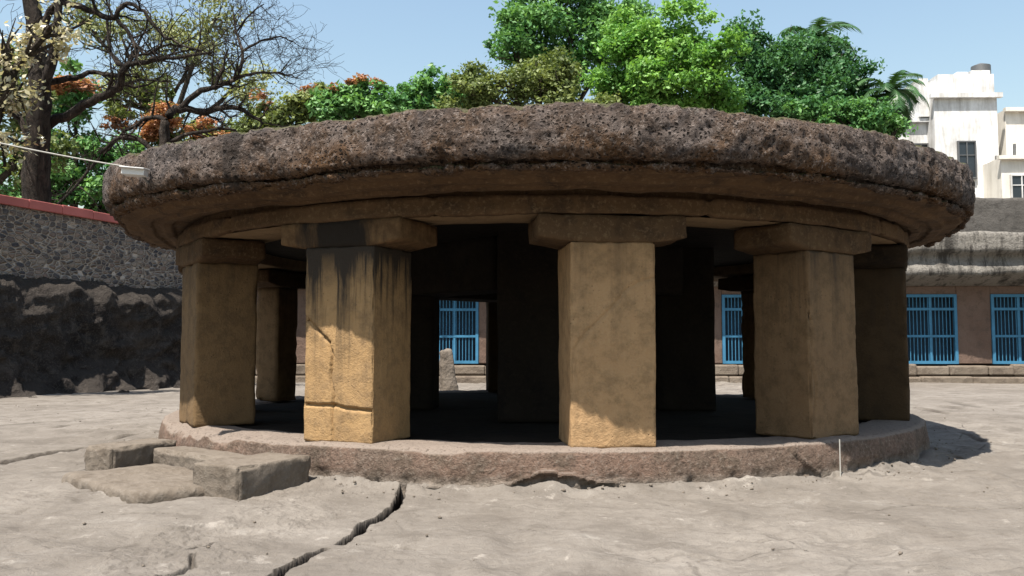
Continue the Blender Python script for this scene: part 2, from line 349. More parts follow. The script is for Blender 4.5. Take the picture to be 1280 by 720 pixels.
# ------------------------------------------------------------------ shape helpers
def rough_block(dx, dy, dz, step, rnd, amp, seed, cracks=(), amp_scale=2.2, taper=0.0, chip=0.0):
    """box from z=0 to dz, centred in x/y, rounded edges and an uneven surface; cracks are polylines on the face y=-dy/2"""
    nx, ny, nz = max(2, int(dx / step)), max(2, int(dy / step)), max(2, int(dz / step))
    idx = {}; V = []; Fc = []
    def vid(i, j, k):
        key = (i, j, k)
        if key not in idx:
            idx[key] = len(V); V.append((i / nx * dx - dx / 2, j / ny * dy - dy / 2, k / nz * dz))
        return idx[key]
    for i in range(nx):
        for j in range(ny):
            Fc.append((vid(i, j, 0), vid(i, j + 1, 0), vid(i + 1, j + 1, 0), vid(i + 1, j, 0)))
            Fc.append((vid(i, j, nz), vid(i + 1, j, nz), vid(i + 1, j + 1, nz), vid(i, j + 1, nz)))
    for i in range(nx):
        for k in range(nz):
            Fc.append((vid(i, 0, k), vid(i + 1, 0, k), vid(i + 1, 0, k + 1), vid(i, 0, k + 1)))
            Fc.append((vid(i, ny, k), vid(i, ny, k + 1), vid(i + 1, ny, k + 1), vid(i + 1, ny, k)))
    for j in range(ny):
        for k in range(nz):
            Fc.append((vid(0, j, k), vid(0, j, k + 1), vid(0, j + 1, k + 1), vid(0, j + 1, k)))
            Fc.append((vid(nx, j, k), vid(nx, j + 1, k), vid(nx, j + 1, k + 1), vid(nx, j, k + 1)))
    V = np.array(V)
    half = np.array([dx / 2, dy / 2, dz / 2]); C = np.array([0, 0, dz / 2])
    Q = V - C; front = np.abs(Q[:, 1] + dy / 2) < 1e-6
    inner = np.clip(Q, -(half - rnd), half - rnd); D = Q - inner
    L = np.linalg.norm(D, axis=1); L[L < 1e-9] = 1
    N = D / L[:, None]; V2 = inner + N * rnd + C
    sd = V2 + seed * 11.7
    disp = fbm(sd, amp_scale, 5, 0.5) * amp
    edge = np.sum(np.abs(D) > rnd * 0.5, axis=1) >= 2
    if chip: disp -= edge * chip * np.clip(fbm(sd, 3.5, 3) + 0.1, 0, 1)
    for poly, wd, dp in cracks:
        best = np.full(len(V2), 9.0)
        for (a, b) in zip(poly[:-1], poly[1:]):
            a = np.array(a); b = np.array(b); ab = b - a
            pt = V2[:, [0, 2]] + 0.012 * fbm(sd, 14, 2)[:, None]
            t = np.clip(((pt - a) @ ab) / (ab @ ab), 0, 1)
            best = np.minimum(best, np.linalg.norm(pt - (a + t[:, None] * ab), axis=1))
        disp -= np.where(front, dp * np.clip(1 - best / wd, 0, 1) ** 0.6, 0)
    V2 = V2 + N * disp[:, None]
    if taper:
        s = 1 - taper * V2[:, 2] / dz; V2[:, 0] *= s; V2[:, 1] *= s
    return V2, np.array(Fc)

def lathe(profile, nseg, rfun=None):
    """profile: (r, z) from outside to inside; returns grid vertices, quads and outward-ish normals"""
    pr = np.array(profile); th = np.linspace(0, 2 * np.pi, nseg, endpoint=False)     # th = azimuth from the camera side, +x to the right
    rr = pr[None, :, 0] * (rfun(th)[:, None] if rfun is not None else 1.0)
    X = rr * np.sin(th)[:, None]; Y = -rr * np.cos(th)[:, None]; Z = np.repeat(pr[None, :, 1], nseg, 0)
    V = np.stack([X, Y, Z], -1)
    d = np.gradient(pr, axis=0); n2 = np.stack([-d[:, 1], d[:, 0]], 1); n2 /= np.linalg.norm(n2, axis=1)[:, None] + 1e-9
    N = np.stack([n2[None, :, 0] * np.sin(th)[:, None], -n2[None, :, 0] * np.cos(th)[:, None], np.repeat(n2[None, :, 1], nseg, 0)], -1)
    m = len(pr); a = np.arange(nseg)[:, None] * m; b = ((np.arange(nseg) + 1) % nseg)[:, None] * m; k = np.arange(m - 1)[None, :]
    Fc = np.stack([a + k, b + k, b + k + 1, a + k + 1], -1).reshape(-1, 4)
    return V, Fc, N, th

def resample(pts, step):
    pts = np.array(pts, float); out = []
    for a, b in zip(pts[:-1], pts[1:]):
        n = max(1, int(np.linalg.norm(b - a) / step))
        for i in range(n): out.append(a + (b - a) * i / n)
    out.append(pts[-1]); return np.array(out)

class Tubes:
    def __init__(self): self.V = []; self.F = []; self.n = 0
    def add(self, pts, radii, sides=6):
        pts = [Vector(p) for p in pts]; m = len(pts); base = self.n
        for i, p in enumerate(pts):
            d = (pts[min(i + 1, m - 1)] - pts[max(i - 1, 0)])
            d = d.normalized() if d.length > 1e-9 else Vector((0, 0, 1))
            s = d.cross(Vector((0.31, 0.17, 0.93)) if abs(d.z) < 0.9 else Vector((1, 0.2, 0))).normalized(); t = d.cross(s)
            for q in range(sides):
                a = 2 * math.pi * q / sides
                self.V.append(p + (s * math.cos(a) + t * math.sin(a)) * radii[i])
        for i in range(m - 1):
            for q in range(sides):
                a = base + i * sides + q; b = base + i * sides + (q + 1) % sides
                self.F.append((a, b, b + sides, a + sides))
        self.n += m * sides
        return self
    def obj(self, name, mat, parent=None): return mesh_obj(name, [tuple(v) for v in self.V], np.array(self.F), mat, parent)

class Boxes:
    def __init__(self): self.V = []; self.F = []
    def add(self, x0, y0, z0, x1, y1, z1):
        b = len(self.V)
        for z in (z0, z1):
            for (x, y) in ((x0, y0), (x1, y0), (x1, y1), (x0, y1)): self.V.append((x, y, z))
        self.F += [(b, b + 3, b + 2, b + 1), (b + 4, b + 5, b + 6, b + 7)] + [(b + i, b + (i + 1) % 4, b + 4 + (i + 1) % 4, b + 4 + i) for i in range(4)]
        return self
    def obj(self, name, mat, parent=None, bevel=0.0):
        o = mesh_obj(name, self.V, self.F, mat, parent, smooth=False)
        if bevel:
            md = o.modifiers.new('bevel', 'BEVEL'); md.width = bevel; md.segments = 2
        return o

# ------------------------------------------------------------------ ground (one sheet; the cracks are cut into it)
PX = lambda px, py: at(px, py, 1.0) - CAM
def gnd(px, py):
    d = PX(px, py); t = -CAM.z / d.z
    return (CAM.x + d.x * t, CAM.y + d.y * t)

def axis(fine0, fine1, step, far):
    a = list(np.arange(fine0, fine1 + 1e-6, step)); s = step; v = fine1; hi = []
    while v < far: s = min(s * 1.14, 60); v += s; hi.append(v)
    s = step; v = fine0; lo = []
    while v > -far: s = min(s * 1.14, 60); v -= s; lo.append(v)
    return np.array(lo[::-1] + a + hi)

def axis2(a0, a1, f0, f1, step, fstep, far):
    x = axis(a0, a1, step, far); x = x[(x < f0 - fstep) | (x > f1 + fstep)]
    return np.sort(np.concatenate([x, np.arange(f0, f1, fstep)]))
gx = axis2(-8.5, 9.0, -3.0, -0.9, 0.045, 0.010, 900); gy = axis2(-10.5, -2.0, -9.4, -5.9, 0.045, 0.011, 900)
GX, GY = np.meshgrid(gx, gy); P2 = np.stack([GX.ravel(), GY.ravel()], 1); P3 = np.concatenate([P2, np.zeros((len(P2), 1))], 1)
near = np.clip(1 - np.maximum(0, np.abs(P2[:, 1] + 3) - 24) / 10, 0, 1) * np.clip(1 - np.maximum(0, np.abs(P2[:, 0]) - 26) / 10, 0, 1)
H = near * (0.07 * fbm(P3, 0.30, 3) + 0.016 * fbm(P3 * [1, 1.5, 1], 1.3, 4) + 0.008 * fbm(P3, 6.0, 3))
rad = np.hypot(P2[:, 0], P2[:, 1])
rel = near * 0.010 * np.clip(fbm(P3 + 5, 2.6, 4, ridged=True), -1, 1); H += rel
# weathered benches: shallow terraces of bedrock
ter = fbm(P3 * [1, 1.6, 1] + 40, 0.42, 4); st = np.floor(ter * 7) / 7; fr = ter * 7 - np.floor(ter * 7)
H += near * 0.055 * (st + np.clip(fr * 9, 0, 1) / 7)
fl = fbm(P3 + 60, 1.9, 5, 0.6); f7 = fl * 5; H += near * 0.013 * (np.floor(f7) + np.clip((f7 - np.floor(f7)) * 12, 0, 1)) * np.clip(fbm(P3 + 80, 0.5, 3) * 3 + 0.55, 0, 1)
# loose rubble line round the plinth
ring = np.exp(-((rad - 6.02) / 0.16) ** 2) * (P2[:, 1] < 1)
H += ring * (0.05 + 0.07 * np.clip(fbm(P3 + 9, 4.0, 4), -0.4, 1))
H *= np.clip((np.hypot(P2[:, 0], P2[:, 1] + 14.8)) / 6, 0.2, 1)
CRACKS = [
    ([(506, 608), (500, 622), (493, 634), (475, 646), (455, 658), (440, 667), (426, 676)], 0.050, 0.9),
    ([(406, 682), (392, 688), (375, 695), (355, 708), (330, 724), (312, 736)], 0.052, 0.9),
    ([(0, 577), (30, 573), (60, 569), (88, 565), (112, 562)], 0.10, 0.10),
    ([(147, 549), (160, 546), (181, 541)], 0.075, 0.09),
    ([(132, 688), (148, 681), (168, 675)], 0.028, 0.07),
    ([(234, 684), (252, 680), (276, 675)], 0.030, 0.07),
    ([(240, 690), (238, 702), (222, 710), (196, 719)], 0.024, 0.06),
    ([(160, 642), (200, 643), (242, 644)], 0.03, 0.04),
    ([(20, 526), (60, 532), (90, 536)], 0.09, 0.05), ([(118, 525), (142, 523)], 0.07, 0.07),
    ([(0, 637), (20, 638), (36, 634)], 0.03, 0.05), ([(62, 680), (80, 683)], 0.02, 0.04),
    ([(448, 675), (500, 680), (530, 684)], 0.015, 0.03),
    ([(1150, 516), (1180, 511), (1205, 505)], 0.09, 0.10), ([(1200, 540), (1225, 549), (1255, 552)], 0.06, 0.07),
    ([(1090, 640), (1150, 632), (1230, 640), (1290, 634)], 0.02, 0.04), ([(900, 668), (960, 676), (1040, 672)], 0.018, 0.035),
    ([(620, 655), (680, 664), (730, 660)], 0.016, 0.03), ([(780, 700), (860, 690), (930, 700)], 0.02, 0.035),
]
CRK = np.zeros(len(P2))
jit = np.stack([fbm(P3 + 3, 3.0, 3), fbm(P3 + 31, 3.0, 3)], 1) * 0.055
for poly, wd, dp in CRACKS:
    pts = [np.array(gnd(*p)) for p in poly]
    lo = np.min(pts, 0) - 0.4; hi = np.max(pts, 0) + 0.4
    sel = np.where(np.all((P2 > lo) & (P2 < hi), 1))[0]
    if not len(sel): continue
    q = P2[sel] + jit[sel]; best = np.full(len(sel), 9.0); tt = np.zeros(len(sel)); n = len(pts) - 1
    for i, (a, b) in enumerate(zip(pts[:-1], pts[1:])):
        ab = b - a; t = np.clip(((q - a) @ ab) / (ab @ ab), 0, 1); d = np.linalg.norm(q - (a + t[:, None] * ab), axis=1)
        u = d < best; best[u] = d[u]; tt[u] = (i + t[u]) / n
    wv = wd * (0.55 + 0.6 * np.sin(np.pi * np.clip(tt, 0.04, 0.96)))
    H[sel] -= min(dp, 0.5) * np.clip((wv - best) / (wd * 0.50), 0, 1)
    CRK[sel] = np.maximum(CRK[sel], min(1.0, dp * 6) * np.clip((wv - best) / (wd * 0.25) + 0.7, 0, 1))
# a small square pit in the shade of the roof
dx_, dy_ = gnd(1190, 573)
H[(np.abs(P2[:, 0] - dx_) < 0.075) & (np.abs(P2[:, 1] - dy_) < 0.10)] -= 0.22
ny_, nx_ = GX.shape
ii = (np.arange(ny_ - 1)[:, None] * nx_ + np.arange(nx_ - 1)[None, :]).ravel()
gF = np.stack([ii, ii + 1, ii + nx_ + 1, ii + nx_], 1)
gV = np.concatenate([P2, H[:, None]], 1)
ground = mesh_obj('ground', gV, gF, M['ground'], attr=CRK); tag(ground, kind='structure')

# ------------------------------------------------------------------ the round pavilion
PZ = 0.43            # plinth top
pav = tag(empty('stone_pavilion'), 'round open pavilion of square tan stone pillars under a thick pitted rock disc roof', 'pavilion')

# plinth ring and floor
prof = resample([(6.00, -0.25), (5.97, 0.06), (5.94, 0.30), (5.92, 0.40), (5.86, PZ), (5.25, PZ), (5.12, PZ - 0.07), (4.62, PZ - 0.09)], 0.022)
V, Fc, N, th = lathe(prof, 1800)
amp = np.where(V[..., 2] > 0.40, 0.028, 0.055)
V = V + N * (fbm(V, 1.3, 5) * amp)[..., None]
# broken, crumbling edge beside the steps and chips elsewhere
az = np.degrees(th); az = np.where(az > 180, az - 360, az)
brk = np.exp(-((az + 47) / 14) ** 2)
edge = np.clip((np.hypot(V[..., 0], V[..., 1]) - 5.55) / 0.35, 0, 1)
V[..., 2] -= edge * (brk[:, None] * np.clip(0.05 + 0.20 * fbm(V + 3, 2.0, 4), 0, 0.16) + np.clip(0.10 * fbm(V + 8, 1.6, 4) - 0.015, 0, 0.1))
V += N * (np.clip((0.20 - V[..., 2]) / 0.12, 0, 1) * 0.035 * np.clip(0.5 + 2.6 * fbm(V, 4.5, 4), 0, 2))[..., None]
# a long sloping fissure in the front face
for poly in ([(-13, 0.05), (-5, 0.045), (-2.6, 0.09), (-0.2, 0.19), (1.5, 0.21), (4.9, 0.13), (7.5, 0.09)], [(27.5, 0.34), (28.5, 0.25), (31, 0.08)]):
    A2 = np.stack([np.repeat(az[:, None], V.shape[1], 1) * 0.103, V[..., 2]], -1) + 0.02 * fbm(V, 6, 3)[..., None]
    best = np.full(A2.shape[:2], 9.0)
    for a, b in zip(poly[:-1], poly[1:]):
        a = np.array([a[0] * 0.103, a[1]]); b = np.array([b[0] * 0.103, b[1]]); ab = b - a
        t = np.clip(((A2 - a) @ ab) / (ab @ ab), 0, 1); best = np.minimum(best, np.linalg.norm(A2 - (a + t[..., None] * ab), axis=-1))
    V -= N * ((V[..., 2] < 0.36) * (0.07 if poly[0][0] < 0 else 0.03) * np.clip(1.3 - best / 0.014, 0, 1))[..., None]
mesh_obj('plinth', V.reshape(-1, 3), Fc, M['plinth'], pav)
V, Fc, N, th = lathe(resample([(5.24, PZ - 0.03), (0.02, PZ - 0.03)], 0.12), 160)
V[..., 2] += 0.012 * fbm(V, 1.5, 3)
mesh_obj('floor', V.reshape(-1, 3), Fc, M['inner_shade'], pav)

# pillars: twelve, 30 degrees apart, each with a bracket capital
P_R, P_W, P_D, P_H = 5.72, 0.91, 0.80, 2.16
def place(o, azd, r):
    a = R(azd); o.location = (r * math.sin(a), -r * math.cos(a), PZ - 0.01); o.rotation_euler = (0, 0, a)
def bracket(seed):
    W, Dp, Hh = 1.60, 0.83, 0.29
    V, Fc = rough_block(W, Dp, Hh, 0.05, 0.018, 0.02, seed, chip=0.03)
    k = np.clip((np.abs(V[:, 0]) - 0.47) / 0.33, 0, 1); V[:, 2] += np.where(V[:, 2] < 0.12, k * 0.055 * (1 - V[:, 2] / 0.12), 0)
    return V, Fc
CR_B = [([(-0.5, 1.42), (-0.38, 1.32), (-0.22, 1.18), (-0.12, 1.10)], 0.022, 0.05),
        ([(-0.14, 1.12), (-0.08, 0.95), (-0.10, 0.7), (-0.05, 0.5), (-0.07, 0.35), (-0.06, 0.0)], 0.018, 0.045),
        ([(-0.5, 0.41), (-0.2, 0.40), (-0.05, 0.41), (0.1, 0.38), (0.5, 0.36)], 0.022, 0.055)]
CR_C = [([(-0.42, 1.02), (-0.3, 1.2), (-0.14, 1.34), (0.02, 1.5), (0.14, 1.66), (0.3, 1.74), (0.5, 1.8)], 0.018, 0.022),
        ([(-0.42, 1.0), (-0.38, 0.7), (-0.36, 0.3)], 0.014, 0.015)]
CR_D = [([(-0.46, 1.45), (-0.40, 1.2), (-0.44, 0.9), (-0.36, 0.6), (-0.40, 0.2)], 0.02, 0.03)]
mats = {0: 'pillar', 11: 'pillar_stained', 1: 'pillar_shaded', 10: 'pillar_shaded_left', 2: 'pillar_deep_shade', 4: 'pillar_shaded', 8: 'pillar_shaded'}
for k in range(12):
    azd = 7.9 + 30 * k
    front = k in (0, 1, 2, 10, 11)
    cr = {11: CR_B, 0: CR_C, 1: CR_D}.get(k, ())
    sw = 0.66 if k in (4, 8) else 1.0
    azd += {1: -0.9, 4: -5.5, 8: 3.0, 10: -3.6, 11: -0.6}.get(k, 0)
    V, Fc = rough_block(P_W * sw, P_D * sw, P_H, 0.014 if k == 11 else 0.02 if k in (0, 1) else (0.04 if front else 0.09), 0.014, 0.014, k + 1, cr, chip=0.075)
    p = mesh_obj('pillar', V, Fc, M[mats.get(k, 'pillar_deep_shade')], pav); place(p, azd, P_R - P_D / 2)
    if k == 11: p['label'] = 'cracked pillar with black streaks running down from the roof'
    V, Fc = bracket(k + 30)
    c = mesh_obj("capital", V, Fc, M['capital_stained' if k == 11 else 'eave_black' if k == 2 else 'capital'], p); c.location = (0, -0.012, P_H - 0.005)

# ring beam over the pillars, inner pillars, ceiling
zb = PZ - 0.01 + P_H + 0.29
prof = resample([(5.66, 3.20), (5.66, 3.075), (5.76, 3.065), (5.775, zb + 0.02), (5.75, zb), (5.66, zb + 0.004)], 0.03)
V, Fc, N, th = lathe(prof, 480); V = V + N * (fbm(V, 1.6, 5) * 0.03 + fbm(V, 8, 3) * 0.008)[..., None]
# joints between the curved beam stones, two to a bay
jt = np.min(np.abs((np.degrees(th)[:, None] - np.array([7.9 + 30 * q + o for q in range(12) for o in (-10.5, 11)])[None] + 180) % 360 - 180), axis=1)
V = V - N * (0.05 * np.clip(1 - jt / 0.4, 0, 1))[:, None, None]
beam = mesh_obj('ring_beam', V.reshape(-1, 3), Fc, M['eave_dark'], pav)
V, Fc, N, th = lathe(resample([(5.67, zb + 0.002), (4.80, zb + 0.03), (4.78, 3.2)], 0.06), 240)
V[..., 2] += 0.015 * fbm(V, 2.0, 4)
mesh_obj('soffit', V.reshape(-1, 3), Fc, M['soffit'], beam)
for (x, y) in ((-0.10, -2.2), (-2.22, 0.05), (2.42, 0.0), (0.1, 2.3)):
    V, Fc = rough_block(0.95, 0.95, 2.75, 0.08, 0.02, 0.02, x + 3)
    p = mesh_obj('pillar', V, Fc, M['inner_shade'], pav); p.location = (x, y, PZ - 0.02)

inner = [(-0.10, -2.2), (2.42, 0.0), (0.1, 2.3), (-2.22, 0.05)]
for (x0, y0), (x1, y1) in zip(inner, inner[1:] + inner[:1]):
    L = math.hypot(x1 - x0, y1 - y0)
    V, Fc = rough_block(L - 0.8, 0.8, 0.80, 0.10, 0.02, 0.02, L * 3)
    p = mesh_obj('lintel', V, Fc, M['inner_shade'], pav); p.location = ((x0 + x1) / 2, (y0 + y1) / 2, 2.30); p.rotation_euler = (0, 0, math.atan2(y1 - y0, x1 - x0))

# roof: thick eroded disc, outline bent to steer the shadow line on the pillars
def rim(th):
    a = np.degrees(th); a = np.where(a > 180, a - 360, a)
    f = 6.62 + 0.09 * np.exp(-((a - 4) / 22) ** 2) - 0.17 * np.exp(-((a + 24.5) / 5) ** 2) + 0.24 * np.exp(-((a + 50) / 13) ** 2) \
        + 0.05 * np.exp(-((a - 95) / 12) ** 2) + 0.02 * np.sin(3 * th + 1) + 0.02 * np.sin(7 * th)
    return f / 6.66
prof = resample([(0.05, 3.90), (3.0, 3.88), (5.2, 3.84), (5.9, 3.82), (6.46, 3.80), (6.61, 3.765), (6.655, 3.66), (6.67, 3.46), (6.66, 3.36), (6.63, 3.28), (6.60, 3.262), (6.49, 3.255), (6.49, 3.235), (6.58, 3.225), (6.585, 3.19), (6.565, 3.155),
                 (6.50, 3.145), (6.42, 3.16), (6.36, 3.2)], 0.024)
prof = prof[prof[:, 0] > 4.6]
V, Fc, N, th = lathe(prof, 1500, rim)
N = -N
if (N[0, 20] @ np.array([0, -1, 0.3])) < 0: N = -N
band = np.clip((np.hypot(V[..., 0], V[..., 1]) - 5.0) / 1.2, 0, 1)
pits = -np.clip(fbm(V + 2, 7.0, 3, ridged=True), -0.9, 0.9)
disp = band * (0.070 * fbm(V, 0.8, 3, 0.45) + 0.022 * fbm(V, 3.5, 3) + 0.018 * pits + 0.022 * fbm(V + 6, 15, 3) - 0.03 * np.clip(fbm(V + 12, 9, 2) - 0.12, 0, 0.6))
gouge = np.clip(fbm(V + 21, 1.9, 4, 0.55) - 0.22, 0, 0.5); disp -= band * 0.16 * gouge
aa = np.degrees(th); aa = np.where(aa > 180, aa - 360, aa)
chunk = np.exp(-((aa - 88) / 16) ** 2) + 0.7 * np.exp(-((aa + 84) / 10) ** 2) + 0.35 * np.exp(-((aa - 12) / 6) ** 2)
fac_ = fbm(V * [1, 1, 0.8] + 33, 1.3, 2); fac_ = np.abs(((fac_ * 2.2) % 1.0) - 0.5) * 2 - 0.5
disp += band * chunk[:, None] * 0.10 * fac_
lip = np.exp(-((V[..., 2] - 3.18) / 0.06) ** 2)
disp += lip * (0.07 * fbm(V + 4, 2.2, 4) - 0.03)
V = V + N * disp[..., None]
roof = mesh_obj('roof', V.reshape(-1, 3), Fc, M['roof'], pav)
top, Ft, Nt, tht = lathe(np.array([(4.75, 3.85), (3.0, 3.88), (1.5, 3.89), (0.02, 3.90)]), 96)
mesh_obj('roof_top', top.reshape(-1, 3), Ft, M['roof'], roof)
prof = resample([(6.50, 3.20), (6.46, 3.165), (6.28, 3.15), (6.26, 3.11), (6.10, 3.10), (6.08, 3.13), (5.98, 3.13), (5.96, 3.09), (5.84, 3.09), (5.80, 3.14), (4.6, 3.18)], 0.03)
prof = np.concatenate([prof[prof[:, 0] > 4.7], [[4.6, 3.18], [2.5, 3.19], [0.02, 3.2]]])
V, Fc, N, th = lathe(prof, 480, rim)
out_ = np.clip((np.hypot(V[..., 0], V[..., 1]) - 4.7) / 0.5, 0, 1)
V[..., 2] += out_ * (0.05 * fbm(V, 1.2, 5) + 0.012 * fbm(V, 9, 3))
mesh_obj('eave_underside', V.reshape(-1, 3), Fc, M['eave_dark'], roof)
V, Fc, N, th = lathe(np.array([(4.78, 3.08), (2.0, 3.09), (0.02, 3.09)]), 96)
mesh_obj('ceiling', V.reshape(-1, 3), Fc, M['inner_shade'], roof)

# ------------------------------------------------------------------ entrance steps (radial, between the two left pillars)
SAZ = R(-37.5); U = Vector((math.sin(SAZ), -math.cos(SAZ), 0)); W_ = Vector((math.cos(SAZ), math.sin(SAZ), 0))
def step_block(name, u0, u1, v0, v1, h, label, seed, amp=0.018, rnd=0.016, rot=0.0, chip=0.13):
    V, Fc = rough_block(v1 - v0, u1 - u0, h + 0.2, 0.03, rnd, amp, seed, chip=chip, amp_scale=3.0)
    o = mesh_obj(name, V, Fc, M['block'])
    c = U * ((u0 + u1) / 2) + W_ * ((v0 + v1) / 2); o.location = (c.x, c.y, -0.2); o.rotation_euler = (0, 0, SAZ + rot)
    return tag(o, label, 'stone step')
step_block('step_cheek', 5.98, 6.97, 0.98, 1.62, 0.33, 'squared stone block ending the steps nearest the camera, dark right side', 51, rot=R(9))
step_block('step_cheek', 6.02, 6.95, -1.40, -0.92, 0.32, 'squared stone block at the far left end of the steps, by open ground', 52, rot=R(11))
step_block('stone_step', 5.95, 6.36, -0.90, 0.96, 0.26, 'upper stone step running between the two squared end blocks', 53)
V, Fc = rough_block(2.1, 1.15, 0.30, 0.035, 0.07, 0.05, 54, amp_scale=1.6)
V[:, 0] *= 1 - 0.16 * np.clip(-V[:, 1] / 0.6, 0, 1) ** 2
o = mesh_obj('step_slab', V, Fc, M['block']); c = U * 6.98 + W_ * 0.20
o.location = (c.x, c.y, -0.19); o.rotation_euler = (0, 0, SAZ + R(-4))
tag(o, 'low worn slab with rounded front edge lying flat at the foot of the steps', 'stone step')

# loose stones and grit on the bedrock, thicker round the plinth
g = np.random.default_rng(77); Vs = []; Fs = []
ico = np.array([(0, 0, 1), (.9, 0, .3), (.3, .85, .35), (-.75, .5, .3), (-.7, -.55, .35), (.3, -.85, .3), (0, 0, -.4)])
icf = [(0, 1, 2), (0, 2, 3), (0, 3, 4), (0, 4, 5), (0, 5, 1), (6, 2, 1), (6, 3, 2), (6, 4, 3), (6, 5, 4), (6, 1, 5)]
from_grid = lambda x, y: H[int(np.clip(np.searchsorted(gy, y), 0, len(gy) - 1)) * len(gx) + int(np.clip(np.searchsorted(gx, x), 0, len(gx) - 1))]
for i in range(1700):
    if i < 420:
        a = g.uniform(-1.7, 1.7); rr_ = 6.03 + abs(g.normal(0, 0.22)); x, y = rr_ * math.sin(a), -rr_ * math.cos(a); sz_ = 0.007 + 0.025 * g.random() ** 4
    else:
        x, y = g.uniform(-14, 14), g.uniform(-10.5, 6); sz_ = 0.006 + 0.022 * g.random() ** 4
        if math.hypot(x, y) < 6.1: continue
    z = from_grid(x, y)
    if z < -0.12: continue
    q = g.normal(size=(3, 3)); q, _ = np.linalg.qr(q); b0 = len(Vs)
    for p in (ico * g.uniform(0.6, 1.3, (7, 1))) @ q * sz_ * np.array([1, 1, 0.7]): Vs.append((p[0] + x, p[1] + y, p[2] + z + sz_ * 0.25))
    Fs += [(b0 + a_, b0 + b_, b0 + c_) for a_, b_, c_ in icf]
tag(mesh_obj('gravel', Vs, np.array(Fs), M['block'], smooth=False), 'loose grit and small stones lying on the bedrock round the pavilion', 'gravel', kind='stuff')

# ------------------------------------------------------------------ small fittings
d = Vector((math.sin(R(32.7)), -math.cos(R(32.7)), 0)); a = d * 6.09; b = d * 6.09
pipe = Tubes().add([(a.x, a.y, 0.0), (a.x, a.y, 0.28), (b.x, b.y, 0.46)], [0.007] * 3, 8).obj('conduit_pipe', M['wire'])
tag(pipe, 'thin white pipe standing upright against the plinth below the right pillars', 'pipe')

lampc = at(168, 215, 9.75)
lam = tag(empty('flood_light', lampc), 'small white box lamp on the left edge of the rock roof', 'lamp')
def local_box(x0, y0, z0, x1, y1, z1, name, mat, bev=0.006, rot=(0, 0, 0)):
    o = Boxes().add(x0, y0, z0, x1, y1, z1).obj(name, mat, lam, bev); o.rotation_euler = rot; return o
local_box(-0.125, -0.06, -0.04, 0.125, 0.09, 0.04, 'housing', M['lamp'], rot=(0, R(4), R(6)))
local_box(-0.135, -0.10, 0.036, 0.135, 0.10, 0.050, 'visor', M['lamp'], rot=(R(6), R(4), R(6)))
br = Tubes().add([(0.06, 0.06, -0.03), (0.10, 0.14, -0.10), (0.22, 0.40, -0.14)], [0.014, 0.014, 0.014], 6).obj('bracket', M['metal'], lam)
p0 = at(181, 212, 9.78); p1 = at(-160, 141, 8.9)
pts = []
for i in range(25):
    t = i / 24; p = p0.lerp(p1, t); p.z -= 0.16 * 4 * t * (1 - t) * 0.25; pts.append(tuple(p))
tag(Tubes().add(pts, [0.008] * 25, 6).obj('cable', M['wire']), 'pale overhead cable running from the roof lamp out over the left wall', 'cable')

# ------------------------------------------------------------------ left retaining wall
WA = Vector((-17.9, 3.0, 0)); WB = Vector((-12.1, 20.4, 0))
wd = (WB - WA).normalized(); wn = Vector((wd.y, -wd.x, 0)); WL = (WB - WA).length
wall = tag(empty('retaining_wall', WA), 'long dark wall on the left, rubble masonry over rock face, capped red', 'wall')
wall.rotation_euler = (0, 0, math.atan2(wd.y, wd.x))
def wall_sheet(z0, z1, step, out, amp, scale, seed, rid=False, foot=0.0, back=0.9):
    xs = np.linspace(-0.5, WL + 0.5, int(WL / step)); zs = np.linspace(z0, z1, max(4, int((z1 - z0) / step)))
    XX, ZZ = np.meshgrid(xs, zs); t = (ZZ - z0) / (z1 - z0)
    YY = np.full_like(XX, -out)
    P = np.stack([XX, YY, ZZ], -1) + seed
    YY = YY - amp * fbm(P * [0.7, 1, 1], scale, 5, 0.55, ridged=rid) - foot * np.clip(1 - t * 3, 0, 1) ** 1.5 * (1 + fbm(P, 1.2, 3))
    if rid: YY = YY + 0.62 * np.clip((ZZ - (3.05 + 0.25 * fbm(P * [1, 0, 0], 0.6, 4))) / 0.55, 0, 1) ** 1.6
    V = np.stack([XX, YY, ZZ], -1).reshape(-1, 3); n, m = XX.shape
    i = (np.arange(n - 1)[:, None] * m + np.arange(m - 1)[None, :]).ravel(); Fc = np.stack([i, i + 1, i + m + 1, i + m], 1)
    # top strip going back so the wall has thickness
    top = V[(n - 1) * m:].copy(); top[:, 1] = back; V = np.concatenate([V, top]); j = np.arange(m - 1)
    Fc = np.concatenate([Fc, np.stack([(n - 1) * m + j, (n - 1) * m + j + 1, n * m + j + 1, n * m + j], 1)])
    return V, Fc
V, Fc = wall_sheet(-0.3, 3.55, 0.07, 0.60, 0.30, 0.85, 3.0, rid=True, foot=0.8)
V[:, 2] += np.where(V[:, 2] > 3.3, 0.14 * fbm(V, 0.5, 3), 0)
mesh_obj('rock_face', V, Fc, M['cliff'], wall)
V, Fc = wall_sheet(3.2, 5.60, 0.10, 0.05, 0.07, 1.6, 9.0)
mesh_obj('rubble_masonry', V, Fc, M['rubble'], wall)
cb = Boxes()
for i in range(16):
    x0 = -0.5 + i * (WL + 1) / 16; cb.add(x0 + 0.006, -0.16, 5.56, x0 + (WL + 1) / 16 - 0.006, 0.45, 5.82 + 0.012 * (i % 3))
cb.obj('coping', M['coping'], wall, 0.02)

# fallen rocks along the foot of the wall
for i in range(9):
    t = 4.0 + i * 1.5; s = random.uniform(0.2, 0.36)
    V, Fc = rough_block(1.2, 0.8, 0.6, 0.07, 0.10, 0.30, 70 + i, amp_scale=1.5)
    o = mesh_obj('boulder', V * s, Fc, M['cliff']); p = WA + wd * t + wn * random.uniform(1.2, 2.1)
    o.location = (p.x, p.y, -0.12); o.rotation_euler = (0, 0, random.uniform(0, 6))
    tag(o, 'rough boulder half sunk at the foot of the dark left wall', 'rock', 'boulders along the left wall')

